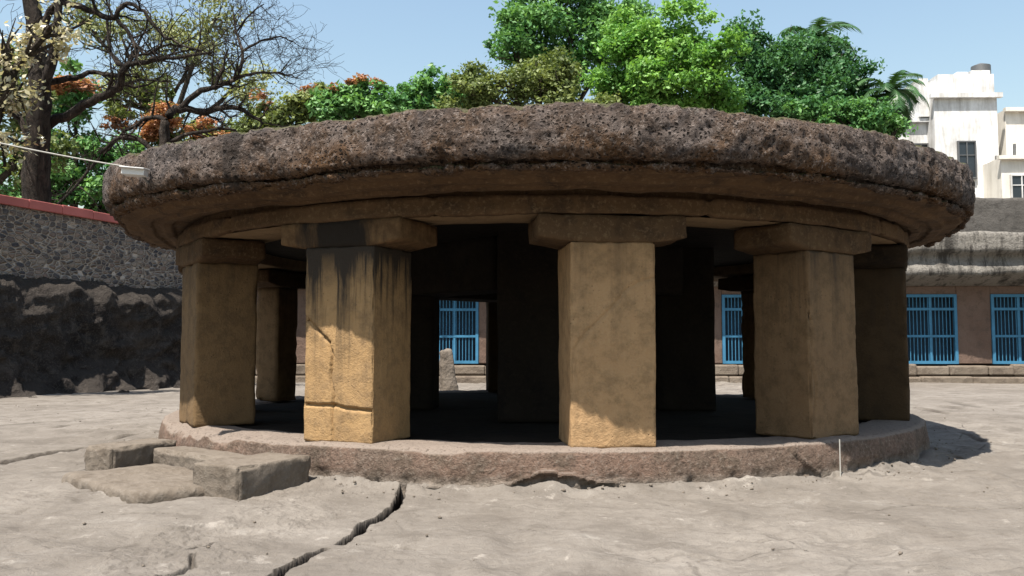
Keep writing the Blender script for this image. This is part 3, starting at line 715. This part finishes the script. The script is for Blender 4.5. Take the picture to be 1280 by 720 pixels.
# upper ground behind the wall and behind the rock-cut hall
tb = Boxes(); tb.add(-140, 21.6, 0.2, 140, 300, 4.55)
tv = [(-18.3, 3, 0), (-12.6, 21.58, 0), (-140, 21.58, 0), (-140, 3, 0)]
b0 = len(tb.V); tb.V += [(x, y, 0.2) for x, y, _ in tv] + [(x, y, 5.3) for x, y, _ in tv]
tb.F += [(b0 + 4, b0 + 5, b0 + 6, b0 + 7)] + [(b0 + i, b0 + (i + 1) % 4, b0 + 4 + (i + 1) % 4, b0 + 4 + i) for i in range(4)]
tag(tb.obj('terrace', M['ground']), kind='structure')

# ------------------------------------------------------------------ rock-cut hall across the back with blue grilles
FY = 19.2
hall = tag(empty('cave_hall', (0, FY, 0)), 'long low brown hall behind the pavilion with blue barred windows under a concrete brow', 'building')
WZ0, WZ1 = 0.74, 3.42; X0, X1 = -12.6, 30.0
def fx(px): return (at(px, 430, 1).x - CAM.x) / (at(px, 430, 1).y - CAM.y) * (FY - CAM.y)
wins = []
for (l, r_) in ((430, 490), (538, 598), (690, 752), (798, 862), (903, 966), (1018, 1082), (1130, 1197), (1240, 1308), (1352, 1420)):
    wins.append((fx(l), fx(r_)))
wb = Boxes(); prev = X0
for (a, b) in wins:
    wb.add(prev, 0, WZ0, a, 0.5, 3.75); prev = b
wb.add(prev, 0, WZ0, X1, 0.5, 3.75)
for (a, b) in wins: wb.add(a, 0.004, WZ1, b, 0.5, 3.746)
wb.obj('wall', M['cave_wall'], hall, 0.03)
# stone sill course with separate blocks of slightly different depth
bb = Boxes(); x = X0
while x < X1:
    l = random.uniform(0.9, 1.7); bb.add(x + 0.008, -random.uniform(0.28, 0.42), 0.30 + random.uniform(-0.02, 0.02), min(x + l, X1) - 0.008, 0.45, WZ0 - random.uniform(0.0, 0.09)); x += l
x = X0
while x < X1:
    l = random.uniform(1.2, 2.2); bb.add(x + 0.008, -random.uniform(0.50, 0.62), -0.3, min(x + l, X1) - 0.008, 0.44, 0.30 - random.uniform(0.022, 0.05)); x += l
bb.obj('base_course', M['cave_base'], hall, 0.06)
for (a, b) in wins:
    fr = Boxes(); t = 0.11
    fr.add(a, -0.05, WZ0, a + t, 0.10, WZ1).add(b - t, -0.05, WZ0, b, 0.10, WZ1)
    fr.add(a + t, -0.045, WZ0, b - t, 0.095, WZ0 + t).add(a + t, -0.045, WZ1 - t, b - t, 0.095, WZ1)
    w_ = b - a
    fr.add(a + t, -0.04, WZ0 + 1.02, b - t, 0.09, WZ0 + 1.11).add(a + t, -0.04, WZ1 - 0.62, b - t, 0.09, WZ1 - 0.52)
    fr.add(a + w_ * 0.5 - 0.04, -0.03, WZ0 + t, a + w_ * 0.5 + 0.04, 0.085, WZ1 - t)
    f = fr.obj('window', M['blue'], hall)
    br = Tubes(); n = 13
    for i in range(1, n):
        xx = a + t + (w_ - 2 * t) * i / n
        if abs(xx - (a + w_ * 0.5)) < 0.06: continue
        br.add([(xx, 0.02, WZ0 + t), (xx, 0.02, WZ1 - t)], [0.018, 0.018], 6)
    br.obj('grille', M['blue'], f)
    dk = Boxes().add(a, 0.40, WZ0, b, 0.46, WZ1); dk.obj('room_shade_panel', M['dark_in'], f)  # dark panel painted as the shade of the room
# overhanging brow: irregular stained concrete slab
xs = np.linspace(X0, X1, 260); prof = [(0.45, 3.70), (0.0, 3.74), (-0.7, 3.96), (-0.93, 4.02), (-0.96, 4.22), (-0.86, 4.32), (-0.80, 4.62), (-0.84, 4.80), (-1.06, 4.86), (-1.10, 4.98), (-1.06, 5.50), (-0.98, 5.62), (-0.2, 5.68), (0.2, 5.66)]
prof = resample(prof, 0.12); V = np.zeros((len(xs), len(prof), 3))
V[..., 0] = xs[:, None]; k = np.clip((xs - 8) / 14, 0, 1)[:, None]
V[..., 1] = prof[None, :, 0] - 0.5 * k * np.clip(-prof[None, :, 0] / 0.9, 0, 1); V[..., 2] = prof[None, :, 1] + 0.12 * k * np.clip((prof[None, :, 1] - 3.72) / 0.3, 0, 1)
m_ = (prof[:, 1] > 3.78)[None, :]
V[..., 1] += m_ * (0.10 * fbm(V, 0.9, 5) + 0.05 * fbm(V, 4, 3)); V[..., 2] += m_ * 0.13 * fbm(V + 5, 0.7, 5)
n, m = V.shape[:2]; i = (np.arange(n - 1)[:, None] * m + np.arange(m - 1)[None, :]).ravel()
mesh_obj('brow', V.reshape(-1, 3), np.stack([i, i + 1, i + m + 1, i + m], 1), M['brow'], hall)
V, Fc = rough_block(X1 - X0, 2.9, 1.9, 0.16, 0.10, 0.10, 95, amp_scale=0.8)
o = mesh_obj('roof', V, Fc, M['hall_roof'], hall); o.location = ((X0 + X1) / 2, 1.62, 5.35)

# leaning stone post in the courtyard behind the pavilion
x_, y_ = gnd(562, 491)
V, Fc = rough_block(0.55, 0.45, 1.45, 0.06, 0.10, 0.10, 90, amp_scale=1.8, taper=0.35)
o = mesh_obj('standing_stone', V, Fc, M['block']); o.location = (x_, y_, -0.12); o.rotation_euler = (0, R(-6), 0.4)
tag(o, 'rough upright grey stone in the back courtyard, seen between the inner pillars', 'stone')

# ------------------------------------------------------------------ houses behind, right
DW = 52.0
def on_plane(px, py, y):
    d = at(px, py, 1.0) - CAM
    return CAM + d * ((y - CAM.y) / d.y)
def house_box(bx, pxa, pya, pxb, pyb, dnear, dfar):
    """front face spanned by two photo pixels on the plane dnear metres ahead, with true depth behind it"""
    y = dnear + CAM.y; a = on_plane(pxa, pya, y); b = on_plane(pxb, pyb, y)
    bx.add(min(a.x, b.x), y, min(a.z, b.z), max(a.x, b.x), y + dfar, max(a.z, b.z))
wh = tag(empty('white_house'), 'stepped white house with rain-stained parapets behind the right end of the roof', 'house')
b1 = Boxes()
house_box(b1, 1167, 118, 1256, 400, 51.0, 9)
house_box(b1, 1115, 150, 1166.5, 400, 52.0, 8)
b1.obj('wall', M['white'], wh)
b2 = Boxes()
house_box(b2, 1148, 103, 1240, 145, 51.6, 7); house_box(b2, 1172, 93, 1243, 117.5, 51.3, 6)
for (l, t, r2) in ((1148, 98, 1160), (1196, 90, 1210), (1214, 88, 1238)): house_box(b2, l, t, r2, 103.2, 51.7, 4)
b2.obj('parapet', M['white'], wh)
for q in ((1164, 116, 1254, 121, 50.7), (1113, 148, 1165, 152, 51.7)):
    b3 = Boxes(); house_box(b3, *q, 0.28); b3.obj('cornice', M['white'], wh)
def window(px0, py0, px1, py1, d, parent, frame='white'):
    y = d + CAM.y; a = on_plane(px0, py0, y); b = on_plane(px1, py1, y); x0, x1 = sorted((a.x, b.x)); z0, z1 = sorted((a.z, b.z)); t = 0.08
    f = Boxes().add(x0 - t, y - 0.10, z0 - t, x0, y + 0.05, z1 + t).add(x1, y - 0.10, z0 - t, x1 + t, y + 0.05, z1 + t)
    f.add(x0, y - 0.09, z1, x1, y + 0.05, z1 + t).add(x0, y - 0.16, z0 - t, x1, y + 0.05, z0)
    f.add((x0 + x1) / 2 - 0.03, y - 0.08, z0, (x0 + x1) / 2 + 0.03, y - 0.02, z1)
    f.add(x0, y - 0.075, z0 + (z1 - z0) * 0.62, x1, y - 0.025, z0 + (z1 - z0) * 0.62 + 0.05)
    fo = f.obj('window', M[frame], parent)
    Boxes().add(x0, y - 0.03, z0, x1, y - 0.012, z1).obj('pane', M['glass'], fo)
p = on_plane(1226, 88, 53.0 + CAM.y); T_ = Tubes(); T_.add([(p.x, p.y, p.z - 0.9), (p.x, p.y, p.z + 0.25)], [0.55, 0.55], 14).add([(p.x, p.y, p.z + 0.25), (p.x, p.y, p.z + 0.42)], [0.55, 0.12], 14)
tag(T_.obj('water_tank', M['metal']), 'small dark water tank on top of the white house', 'tank')
window(1198, 178, 1219, 222, 50.95, wh, 'metal'); window(1143, 181, 1159, 205, 51.95, wh, 'metal')
p = on_plane(1246, 195, 50.85 + CAM.y); q = on_plane(1246, 262, 50.85 + CAM.y); Tubes().add([tuple(p), (p.x, p.y, q.z)], [0.10, 0.10], 8).obj('drain_pipe', M['metal'], wh)
ch = tag(empty('cream_house'), 'cream house at the right edge of the picture beside the white house', 'house')
b1 = Boxes(); house_box(b1, 1256.3, 137, 1330, 400, 51.4, 9); house_box(b1, 1251, 197, 1330, 400, 49.0, 2.2)
b1.obj('wall', M['cream'], ch)
window(1264, 220, 1290, 252, 48.95, ch)
for q in ((1249, 194, 1332, 198, 48.7), (1257, 134, 1332, 138, 51.1)):
    b1 = Boxes(); house_box(b1, *q, 0.3); b1.obj('cornice', M['cream'], ch)
p = on_plane(1268, 180, 49.6 + CAM.y); q = on_plane(1268, 198, 49.6 + CAM.y); Tubes().add([tuple(q), tuple(p)], [0.08, 0.08], 8).obj('vent_pipe', M['metal'], ch)

# ------------------------------------------------------------------ trees
def leaf_cloud(blobs, n, size, seed, clump=0.9, per=70, up=0.5, droop=0.0):
    """blobs: (x, y, z, rx, ry, rz). Leaves sit in clumps scattered through the outer part of the blobs."""
    g = np.random.default_rng(seed)
    sub = []
    for b in blobs:
        sub.append((b[0], b[1], b[2], b[3] * 0.62, b[4] * 0.62, b[5] * 0.62, 0.40))
        for q in range(11):
            d = g.normal(size=3); d /= np.linalg.norm(d); d *= g.uniform(0.5, 1.22); f = g.uniform(0.16, 0.42)
            e = g.uniform(0.75, 1.35, 3)
            sub.append((b[0] + d[0] * b[3], b[1] + d[1] * b[4], b[2] + d[2] * b[5], b[3] * f * e[0], b[4] * f * e[1], b[5] * f * 0.75 * e[2], np.clip(g.normal(0.5, 0.25), 0, 1)))
    tone = np.array([q[6] for q in sub]); blobs = [q[:6] for q in sub]
    vol = np.array([(b[3] * b[4] * b[5]) ** 0.75 for b in blobs]); vol /= vol.sum()
    nc = max(6, n // per); which = g.choice(len(blobs), nc, p=vol); B = np.array(blobs)[which]
    d = g.normal(size=(nc, 3)); d /= np.linalg.norm(d, axis=1)[:, None]
    rr = g.uniform(0.35, 1.0, nc) ** 0.55
    Cc = B[:, :3] + d * B[:, 3:] * rr[:, None]
    cs = clump * g.uniform(0.3, 1.15, nc)
    cv = np.clip(tone[which] + g.normal(0, 0.18, nc), 0, 1)
    rep = g.poisson(per, nc); ci = np.repeat(np.arange(nc), rep); N_ = len(ci)
    o = g.normal(size=(N_, 3)); o /= np.linalg.norm(o, axis=1)[:, None] + 1e-9
    o *= (g.uniform(0, 1, N_) ** 0.5)[:, None]; o[:, 2] *= 0.62
    Pp = Cc[ci] + o * cs[ci][:, None]
    nrm = g.normal(size=(N_, 3)) + o * 0.8 + np.array([0, 0, up * 2]); nrm /= np.linalg.norm(nrm, axis=1)[:, None]
    t = np.cross(nrm, g.normal(size=(N_, 3))); t /= np.linalg.norm(t, axis=1)[:, None] + 1e-9; b = np.cross(nrm, t)
    s = size * g.uniform(0.55, 1.5, N_)[:, None]
    v0 = Pp - t * s * 0.7; v1 = Pp + b * s * 0.36 - nrm * s * 0.08; v2 = Pp + t * s * 0.7 - np.array([0, 0, 1]) * s * droop; v3 = Pp - b * s * 0.36 - nrm * s * 0.08
    V = np.stack([v0, v1, v2, v3], 1).reshape(-1, 3); Fc = np.arange(N_ * 4).reshape(-1, 4)
    var = np.repeat(np.clip(cv[ci] + g.normal(0, 0.16, N_), 0, 1), 4)
    return V, Fc, var

M['bark'] = bark_mat('grey_brown_bark', (0.07, 0.055, 0.042), (0.16, 0.13, 0.10))
M['bark_dark'] = bark_mat('dark_bark', (0.026, 0.021, 0.018), (0.125, 0.100, 0.082))
LEAF = {
    'bright': leaf_mat('bright_green_leaf', (0.060, 0.17, 0.030), (0.20, 0.36, 0.085), 0.40),
    'mid': leaf_mat('mid_green_leaf', (0.042, 0.125, 0.036), (0.14, 0.275, 0.090), 0.35),
    'dark': leaf_mat('deep_green_leaf', (0.022, 0.075, 0.028), (0.065, 0.155, 0.055), 0.30),
    'olive': leaf_mat('olive_leaf', (0.075, 0.105, 0.030), (0.18, 0.215, 0.075), 0.35),
    'pale': leaf_mat('pale_leaf', (0.13, 0.155, 0.065), (0.27, 0.29, 0.14), 0.35),
    'orange': leaf_mat('orange_blossom', (0.24, 0.105, 0.055), (0.40, 0.20, 0.11), 0.30),
    'glossy': leaf_mat('glossy_dry_leaf', (0.20, 0.18, 0.09), (0.60, 0.55, 0.42), 0.25, 0.28, 0.6),
    'palm': leaf_mat('palm_leaf', (0.02, 0.055, 0.022), (0.055, 0.115, 0.04), 0.25, 0.4),
}
def tree(name, blobs_px, depth, n, size, leaf, label, seed, clump=0.9, base_px=None, zbase=4.5, tr=0.35, group=None, extra=None, per=70, up=0.5, cat='tree'):
    """blobs_px: (px, py, radius px, height px, depth offset m)"""
    g = np.random.default_rng(seed + 500)
    bl = []
    for (px, py, rx, ry, dd) in blobs_px:
        p = at(px, py, depth + dd); bl.append((p.x, p.y, p.z, sz(rx, depth), sz((rx + ry) / 2, depth) * 0.9, sz(ry, depth)))
    cx = np.mean([b[0] for b in bl]) if base_px is None else at(base_px, 300, depth).x
    cy = np.mean([b[1] for b in bl])
    root = tag(empty(name, (cx, cy, zbase)), label, cat, group)
    V, Fc, var = leaf_cloud(bl, n, size, seed, clump, per, up)
    mesh_obj('crown', V - np.array([cx, cy, zbase]), Fc, LEAF[leaf], root, smooth=False, attr=var)
    if extra:
        lf, frac, eb = extra
        ebl = []
        for (px, py, rx, ry, dd) in eb:
            p = at(px, py, depth + dd); ebl.append((p.x, p.y, p.z, sz(rx, depth), sz((rx + ry) / 2, depth) * 0.9, sz(ry, depth)))
        V, Fc, var = leaf_cloud(ebl, int(n * frac), size * 0.8, seed + 1, clump * 0.7, 60, 1.0)
        mesh_obj('blossom', V - np.array([cx, cy, zbase]), Fc, LEAF[lf], root, smooth=False, attr=var)
    T = Tubes(); zmin = min(b[2] - b[5] * 0.3 for b in bl); fork = Vector((0, 0, max(1.2, (zmin - zbase) * 0.75)))
    T.add([(0, 0, -0.4), (0.05, 0.05, fork.z * 0.5), tuple(fork)], [tr * 1.35, tr * 1.0, tr * 0.8], 10)
    for b in bl:
        e = Vector((b[0] - cx, b[1] - cy, b[2] - zbase)); m_ = fork.lerp(e, 0.5) + Vector(g.normal(size=3) * 0.4)
        T.add([tuple(fork * 0.95), tuple(m_), tuple(e)], [tr * 0.55, tr * 0.36, tr * 0.16], 7)
        for q in range(7):
            d = Vector(g.normal(size=3)); d.normalize(); e2 = e + Vector((d.x * b[3], d.y * b[4], d.z * b[5])) * 0.85
            s0 = m_.lerp(e, g.uniform(0.2, 1.0)); T.add([tuple(s0), tuple(s0.lerp(e2, 0.5) + Vector(g.normal(size=3) * 0.2)), tuple(e2)], [tr * 0.2, tr * 0.11, tr * 0.04], 5)
    T.obj('trunk', M['bark'], root)
    return root

# right and centre
tree('broadleaf_tree', [(660, 30, 45, 45, 0), (720, 15, 50, 50, 1), (690, 85, 55, 50, 1), (640, 60, 28, 30, -1), (760, 60, 50, 60, 1), (700, -45, 55, 50, 1)], 50, 36000, 0.19, 'mid',
     'tall mid green tree reaching the top edge above the middle of the roof', 11, 1.1)
tree('broadleaf_tree', [(790, 55, 50, 40, 0), (850, 60, 50, 45, 0), (880, 100, 45, 45, -1), (815, 100, 60, 45, -1), (760, 105, 30, 35, 0), (905, 125, 28, 30, 0), (830, 130, 60, 20, 0)], 45, 40000, 0.175, 'bright',
     'bright yellow-green bushy tree just right of the middle behind the roof', 12, 0.9)
tree('feathery_tree', [(640, 105, 48, 30, 0), (700, 115, 40, 32, 0), (680, 90, 40, 22, 1), (600, 112, 25, 22, 0), (740, 128, 35, 22, 0), (620, 132, 50, 16, 0)], 42, 16000, 0.14, 'olive',
     'dull olive feathery tree in front of the tall mid green tree', 13, 0.8)
tree('broadleaf_tree', [(935, 55, 34, 34, 0), (960, 100, 50, 50, 0), (1000, 70, 38, 50, 1), (1040, 105, 45, 45, 0), (1005, 130, 60, 35, -1), (1055, 80, 25, 35, 1), (935, 130, 40, 25, -1), (1075, 125, 25, 30, 0)], 48, 34000, 0.18, 'dark',
     'large deep green tree right of the bright green one, palm leaves sticking out of it', 14, 0.95)
tree('broadleaf_tree', [(1060, 140, 35, 22, 0), (1098, 150, 26, 22, 0), (1020, 145, 30, 22, 0), (1120, 160, 14, 16, 0), (1070, 165, 40, 18, 0)], 44, 14000, 0.16, 'mid',
     'low green bush tree at the roof edge below the small palm', 15, 0.7)
# between the bare trees and the middle
tree('broadleaf_tree', [(440, 128, 35, 24, 0), (480, 125, 35, 24, 0), (415, 140, 25, 20, 0)], 40, 10000, 0.18, 'mid',
     'rounded green tree topped with orange blossom, left of centre behind the roof', 16, 0.6, extra=('orange', 0.14, [(452, 101, 26, 7, 0), (425, 112, 18, 9, 0)]))
tree('broadleaf_tree', [(530, 115, 30, 28, 0), (565, 118, 35, 26, 0), (505, 130, 22, 20, 0), (595, 125, 24, 20, 0)], 44, 9000, 0.20, 'mid',
     'dark and yellowish green tree between the blossom tree and the olive tree', 17, 0.75)
tree('feathery_tree', [(390, 128, 24, 20, 0), (355, 145, 28, 20, 0), (320, 155, 25, 18, 0)], 43, 8000, 0.17, 'olive',
     'thin brownish olive tree beside the bare branches', 18, 0.7, extra=('orange', 0.12, [(385, 118, 22, 12, 0), (345, 130, 20, 12, 0)]))
# behind the bare trees
tree('flame_tree', [(200, 150, 40, 25, 0), (262, 168, 42, 20, 0), (235, 190, 60, 25, 0), (300, 170, 40, 25, 0), (170, 120, 40, 30, 0)], 47, 9000, 0.20, 'olive',
     'orange flowering tree low behind the right bare tree', 19, 0.8, extra=('orange', 0.6, [(200, 155, 34, 18, -1), (258, 163, 34, 14, -1), (150, 150, 20, 14, 0)]))
tree('broadleaf_tree', [(95, 120, 45, 30, 0), (110, 210, 60, 40, 0), (60, 170, 40, 40, 0), (165, 205, 40, 35, 0), (75, 235, 50, 25, 0), (140, 235, 40, 25, 0), (20, 235, 40, 25, 0), (130, 262, 45, 22, 0), (60, 262, 45, 18, 0)], 46, 21000, 0.20, 'mid',
     'loose green tree behind the trunk of the left bare tree', 20, 0.9, extra=('orange', 0.12, [(85, 107, 22, 9, -1)]))
tree('feathery_tree', [(150, 40, 45, 30, 0), (250, 60, 45, 40, 0), (190, 100, 50, 35, 0), (300, 100, 40, 35, 0), (100, 20, 40, 30, 0), (270, 20, 40, 30, 0)], 50, 8000, 0.17, 'pale',
     'tall thin pale leafed tree spread faintly behind the bare branches', 21, 1.3, per=40)
tree('glossy_tree', [(15, 60, 30, 45, 0), (20, 110, 35, 40, 0), (5, 170, 30, 40, 0), (70, 30, 25, 35, 0)], 24.0, 1500, 0.12, 'glossy',
     'tree with shiny straw coloured leaves at the left edge of the picture', 22, 0.8, base_px=-20, zbase=5.2, per=40)
tree('broadleaf_tree', [(10, 90, 40, 60, 0), (20, 190, 45, 45, 0), (-30, 130, 40, 60, 0)], 38, 6500, 0.18, 'olive',
     'olive green tree filling the far left edge behind the shiny leaves', 23, 0.9, base_px=-10, zbase=5.2)

# palms
def palm(px, py, depth, nf, fl, label, seed, zbase=4.5):
    g = random.Random(seed); top = at(px, py, depth)
    root = tag(empty('palm_tree', (top.x, top.y, zbase)), label, 'palm', None)
    Hh = top.z - zbase
    Tubes().add([(0.3, 0.2, -0.3), (0.15, 0.1, Hh * 0.5), (0, 0, Hh)], [0.22, 0.17, 0.14], 10).obj('trunk', M['bark'], root)
    V = []; Fc = []; var = []
    for i in range(nf):
        a = i * 2.399 + g.uniform(-0.2, 0.2); el = R(75 - 105 * (i / nf)) + g.uniform(-0.1, 0.1); L = fl * g.uniform(0.85, 1.1)
        dirh = Vector((math.cos(a), math.sin(a), 0)); p = Vector((0, 0, Hh)); e = el; n = 15; vv = g.uniform(0.2, 0.9)
        side = Vector((-dirh.y, dirh.x, 0))
        for s in range(n):
            d = dirh * math.cos(e) + Vector((0, 0, 1)) * math.sin(e); q = p + d * (L / n); e -= 0.125
            ll = 0.30 * fl * math.sin(math.pi * (s + 1.2) / (n + 2.0)) ** 0.6
            for sg in (-1, 1):
                for h in (0.15, 0.65):
                    b0 = p.lerp(q, h); tip = b0 + side * sg * ll * 0.75 + d * ll * 0.55 - Vector((0, 0, 1)) * ll * g.uniform(0.25, 0.5)
                    wv = d * 0.055 * fl / 2.2; k = len(V)
                    V += [tuple(b0 - wv), tuple(b0 + wv), tuple(tip)]; Fc.append((k, k + 1, k + 2)); var += [vv] * 3
            k = len(V); w2 = side * 0.025
            V += [tuple(p - w2), tuple(p + w2), tuple(q)]; Fc.append((k, k + 1, k + 2)); var += [0.9] * 3
            p = q
    mesh_obj('crown', V, np.array(Fc), LEAF['palm'], root, smooth=False, attr=var)
palm(1112, 116, 47, 26, 2.3, 'small coconut palm with spiky crown just left of the white house', 5)
palm(1020, 52, 52.5, 24, 2.9, 'coconut palm crown poking out of the deep green tree', 6)

# bare trees on the left: the main limbs follow the photographed ones, with depth of their own
def bare_tree(name, limbs, depth, label, seed, base, zbase=5.2, twig=1.0, sway=1.4):
    g = random.Random(seed); T = Tubes(); root_p = at(base[0], base[1], depth)
    root = tag(empty(name, (root_p.x, root_p.y, zbase)), label, 'tree'); O = Vector((root_p.x, root_p.y, zbase))
    nodes = {}
    def grow(p, d, L, r, lev):
        n = 4 if lev < 2 else 3; pts = [p]; rr = [r]
        for i in range(n):
            d = (d + Vector((g.gauss(0, 0.28), g.gauss(0, 0.28), g.gauss(0.05, 0.26)))).normalized()
            p = p + d * (L / n); pts.append(p); rr.append(max(0.007, r * (1 - 0.8 * (i + 1) / n)))
        T.add([tuple(q - O) for q in pts], rr, 5 if lev < 2 else 3)
        if lev >= 3 or (lev == 2 and g.random() < 0.35): return
        for i in range(1, n + 1):
            for _ in range(g.choice((1, 2)) if lev < 2 else 1):
                dd = (d * 0.7 + Vector((g.gauss(0, 0.75), g.gauss(0, 0.6), g.gauss(0.12, 0.6)))).normalized()
                grow(pts[i], dd, L * g.uniform(0.45, 0.75), max(0.008, rr[i] * 0.65), lev + 1)
    for (poly, w0, w1, kids) in limbs:
        off = 0.0; pts = []; n = len(poly)
        key0 = poly[0]
        off = nodes.get(key0, 0.0)
        slope = g.uniform(-sway, sway)
        for i, q in enumerate(poly):
            if i: off += slope * 0.35 + g.uniform(-0.3, 0.3)
            if q in nodes and i == 0: off = nodes[q]
            nodes.setdefault(q, off); pts.append(at(q[0], q[1], depth + off))
        rr = [sz(w0 + (w1 - w0) * i / (n - 1), depth) / 2 for i in range(n)]
        # smooth the polyline a little, and make it gnarly
        P = []; Q = []
        for i in range(n - 1):
            for s in range(4):
                t = s / 4; pp = [pts[max(0, i - 1)], pts[i], pts[i + 1], pts[min(n - 1, i + 2)]]
                c = 0.5 * ((2 * pp[1]) + (pp[2] - pp[0]) * t + (2 * pp[0] - 5 * pp[1] + 4 * pp[2] - pp[3]) * t * t + (-pp[0] + 3 * pp[1] - 3 * pp[2] + pp[3]) * t ** 3)
                P.append(c + Vector((g.gauss(0, 0.02), g.gauss(0, 0.02), g.gauss(0, 0.03)))); Q.append((rr[i] + (rr[i + 1] - rr[i]) * t) * g.uniform(0.92, 1.1))
        P.append(pts[-1]); Q.append(rr[-1])
        T.add([tuple(q - O) for q in P], Q, 9 if w0 > 12 else 7)
        for _ in range(kids):
            i = g.randrange(len(P) // 4, len(P)); d0 = (P[min(i + 1, len(P) - 1)] - P[max(0, i - 1)]).normalized()
            d = (d0 * 0.6 + Vector((g.gauss(0, 0.7), g.gauss(0, 0.6), g.gauss(0.2, 0.6)))).normalized()
            grow(P[i], d, twig * g.uniform(0.9, 1.9), min(Q[i] * 0.6, 0.06), 1)
    T.obj('trunk', M['bark_dark'], root)
    return root
bare_tree('bare_tree', [
    ([(47, 275), (45, 200), (50, 130), (47, 60), (38, 0), (34, -60)], 34, 14, 4),
    ([(50, 130), (66, 70), (72, 20), (78, -40)], 13, 7, 8),
    ([(48, 165), (95, 138), (130, 118), (150, 108), (155, 85), (170, 80), (200, 75), (235, 70), (265, 66)], 13, 2.5, 14),
    ([(50, 105), (85, 98), (118, 90), (138, 95), (140, 110)], 9, 3, 7),
    ([(47, 60), (70, 5), (110, 12), (142, 22), (155, 5), (175, 12), (195, 35), (215, 50), (262, 68)], 9, 2, 12),
    ([(142, 22), (160, 40), (180, 66), (207, 56), (228, 60)], 6, 2, 8),
    ([(155, 85), (140, 70), (136, 50), (138, 30)], 5, 2, 6),
    ([(45, 200), (25, 150), (8, 120), (-15, 100)], 9, 3, 6),
    ([(150, 108), (185, 100), (215, 102)], 4, 1.5, 6),
], 29.0, 'gnarled bare tree with a thick leaning trunk behind the red wall coping', 41, (47, 275))
bare_tree('bare_tree', [
    ([(190, 260), (200, 205), (205, 180), (207, 150), (225, 136), (255, 140), (290, 133), (315, 145), (328, 155)], 16, 3, 14),
    ([(200, 205), (180, 178), (150, 172), (128, 192), (105, 220), (72, 255)], 7, 3, 7),
    ([(207, 150), (190, 146), (162, 160), (145, 175), (130, 195)], 6, 3, 7),
    ([(225, 136), (250, 115), (270, 108), (297, 97), (303, 65), (295, 40), (292, 18)], 8, 2, 16),
    ([(297, 97), (330, 90), (355, 92), (372, 98)], 4, 1.3, 10),
    ([(303, 65), (325, 52), (350, 46), (370, 55)], 3.5, 1.2, 10),
    ([(205, 180), (240, 166), (280, 160), (302, 170)], 6, 2.5, 8),
    ([(270, 108), (280, 80), (285, 60)], 4, 1.5, 8),
    ([(295, 40), (310, 20), (330, 5)], 3, 1.2, 8),
], 34.0, 'second bare tree with wide twiggy limbs right above the left end of the roof', 42, (190, 260))
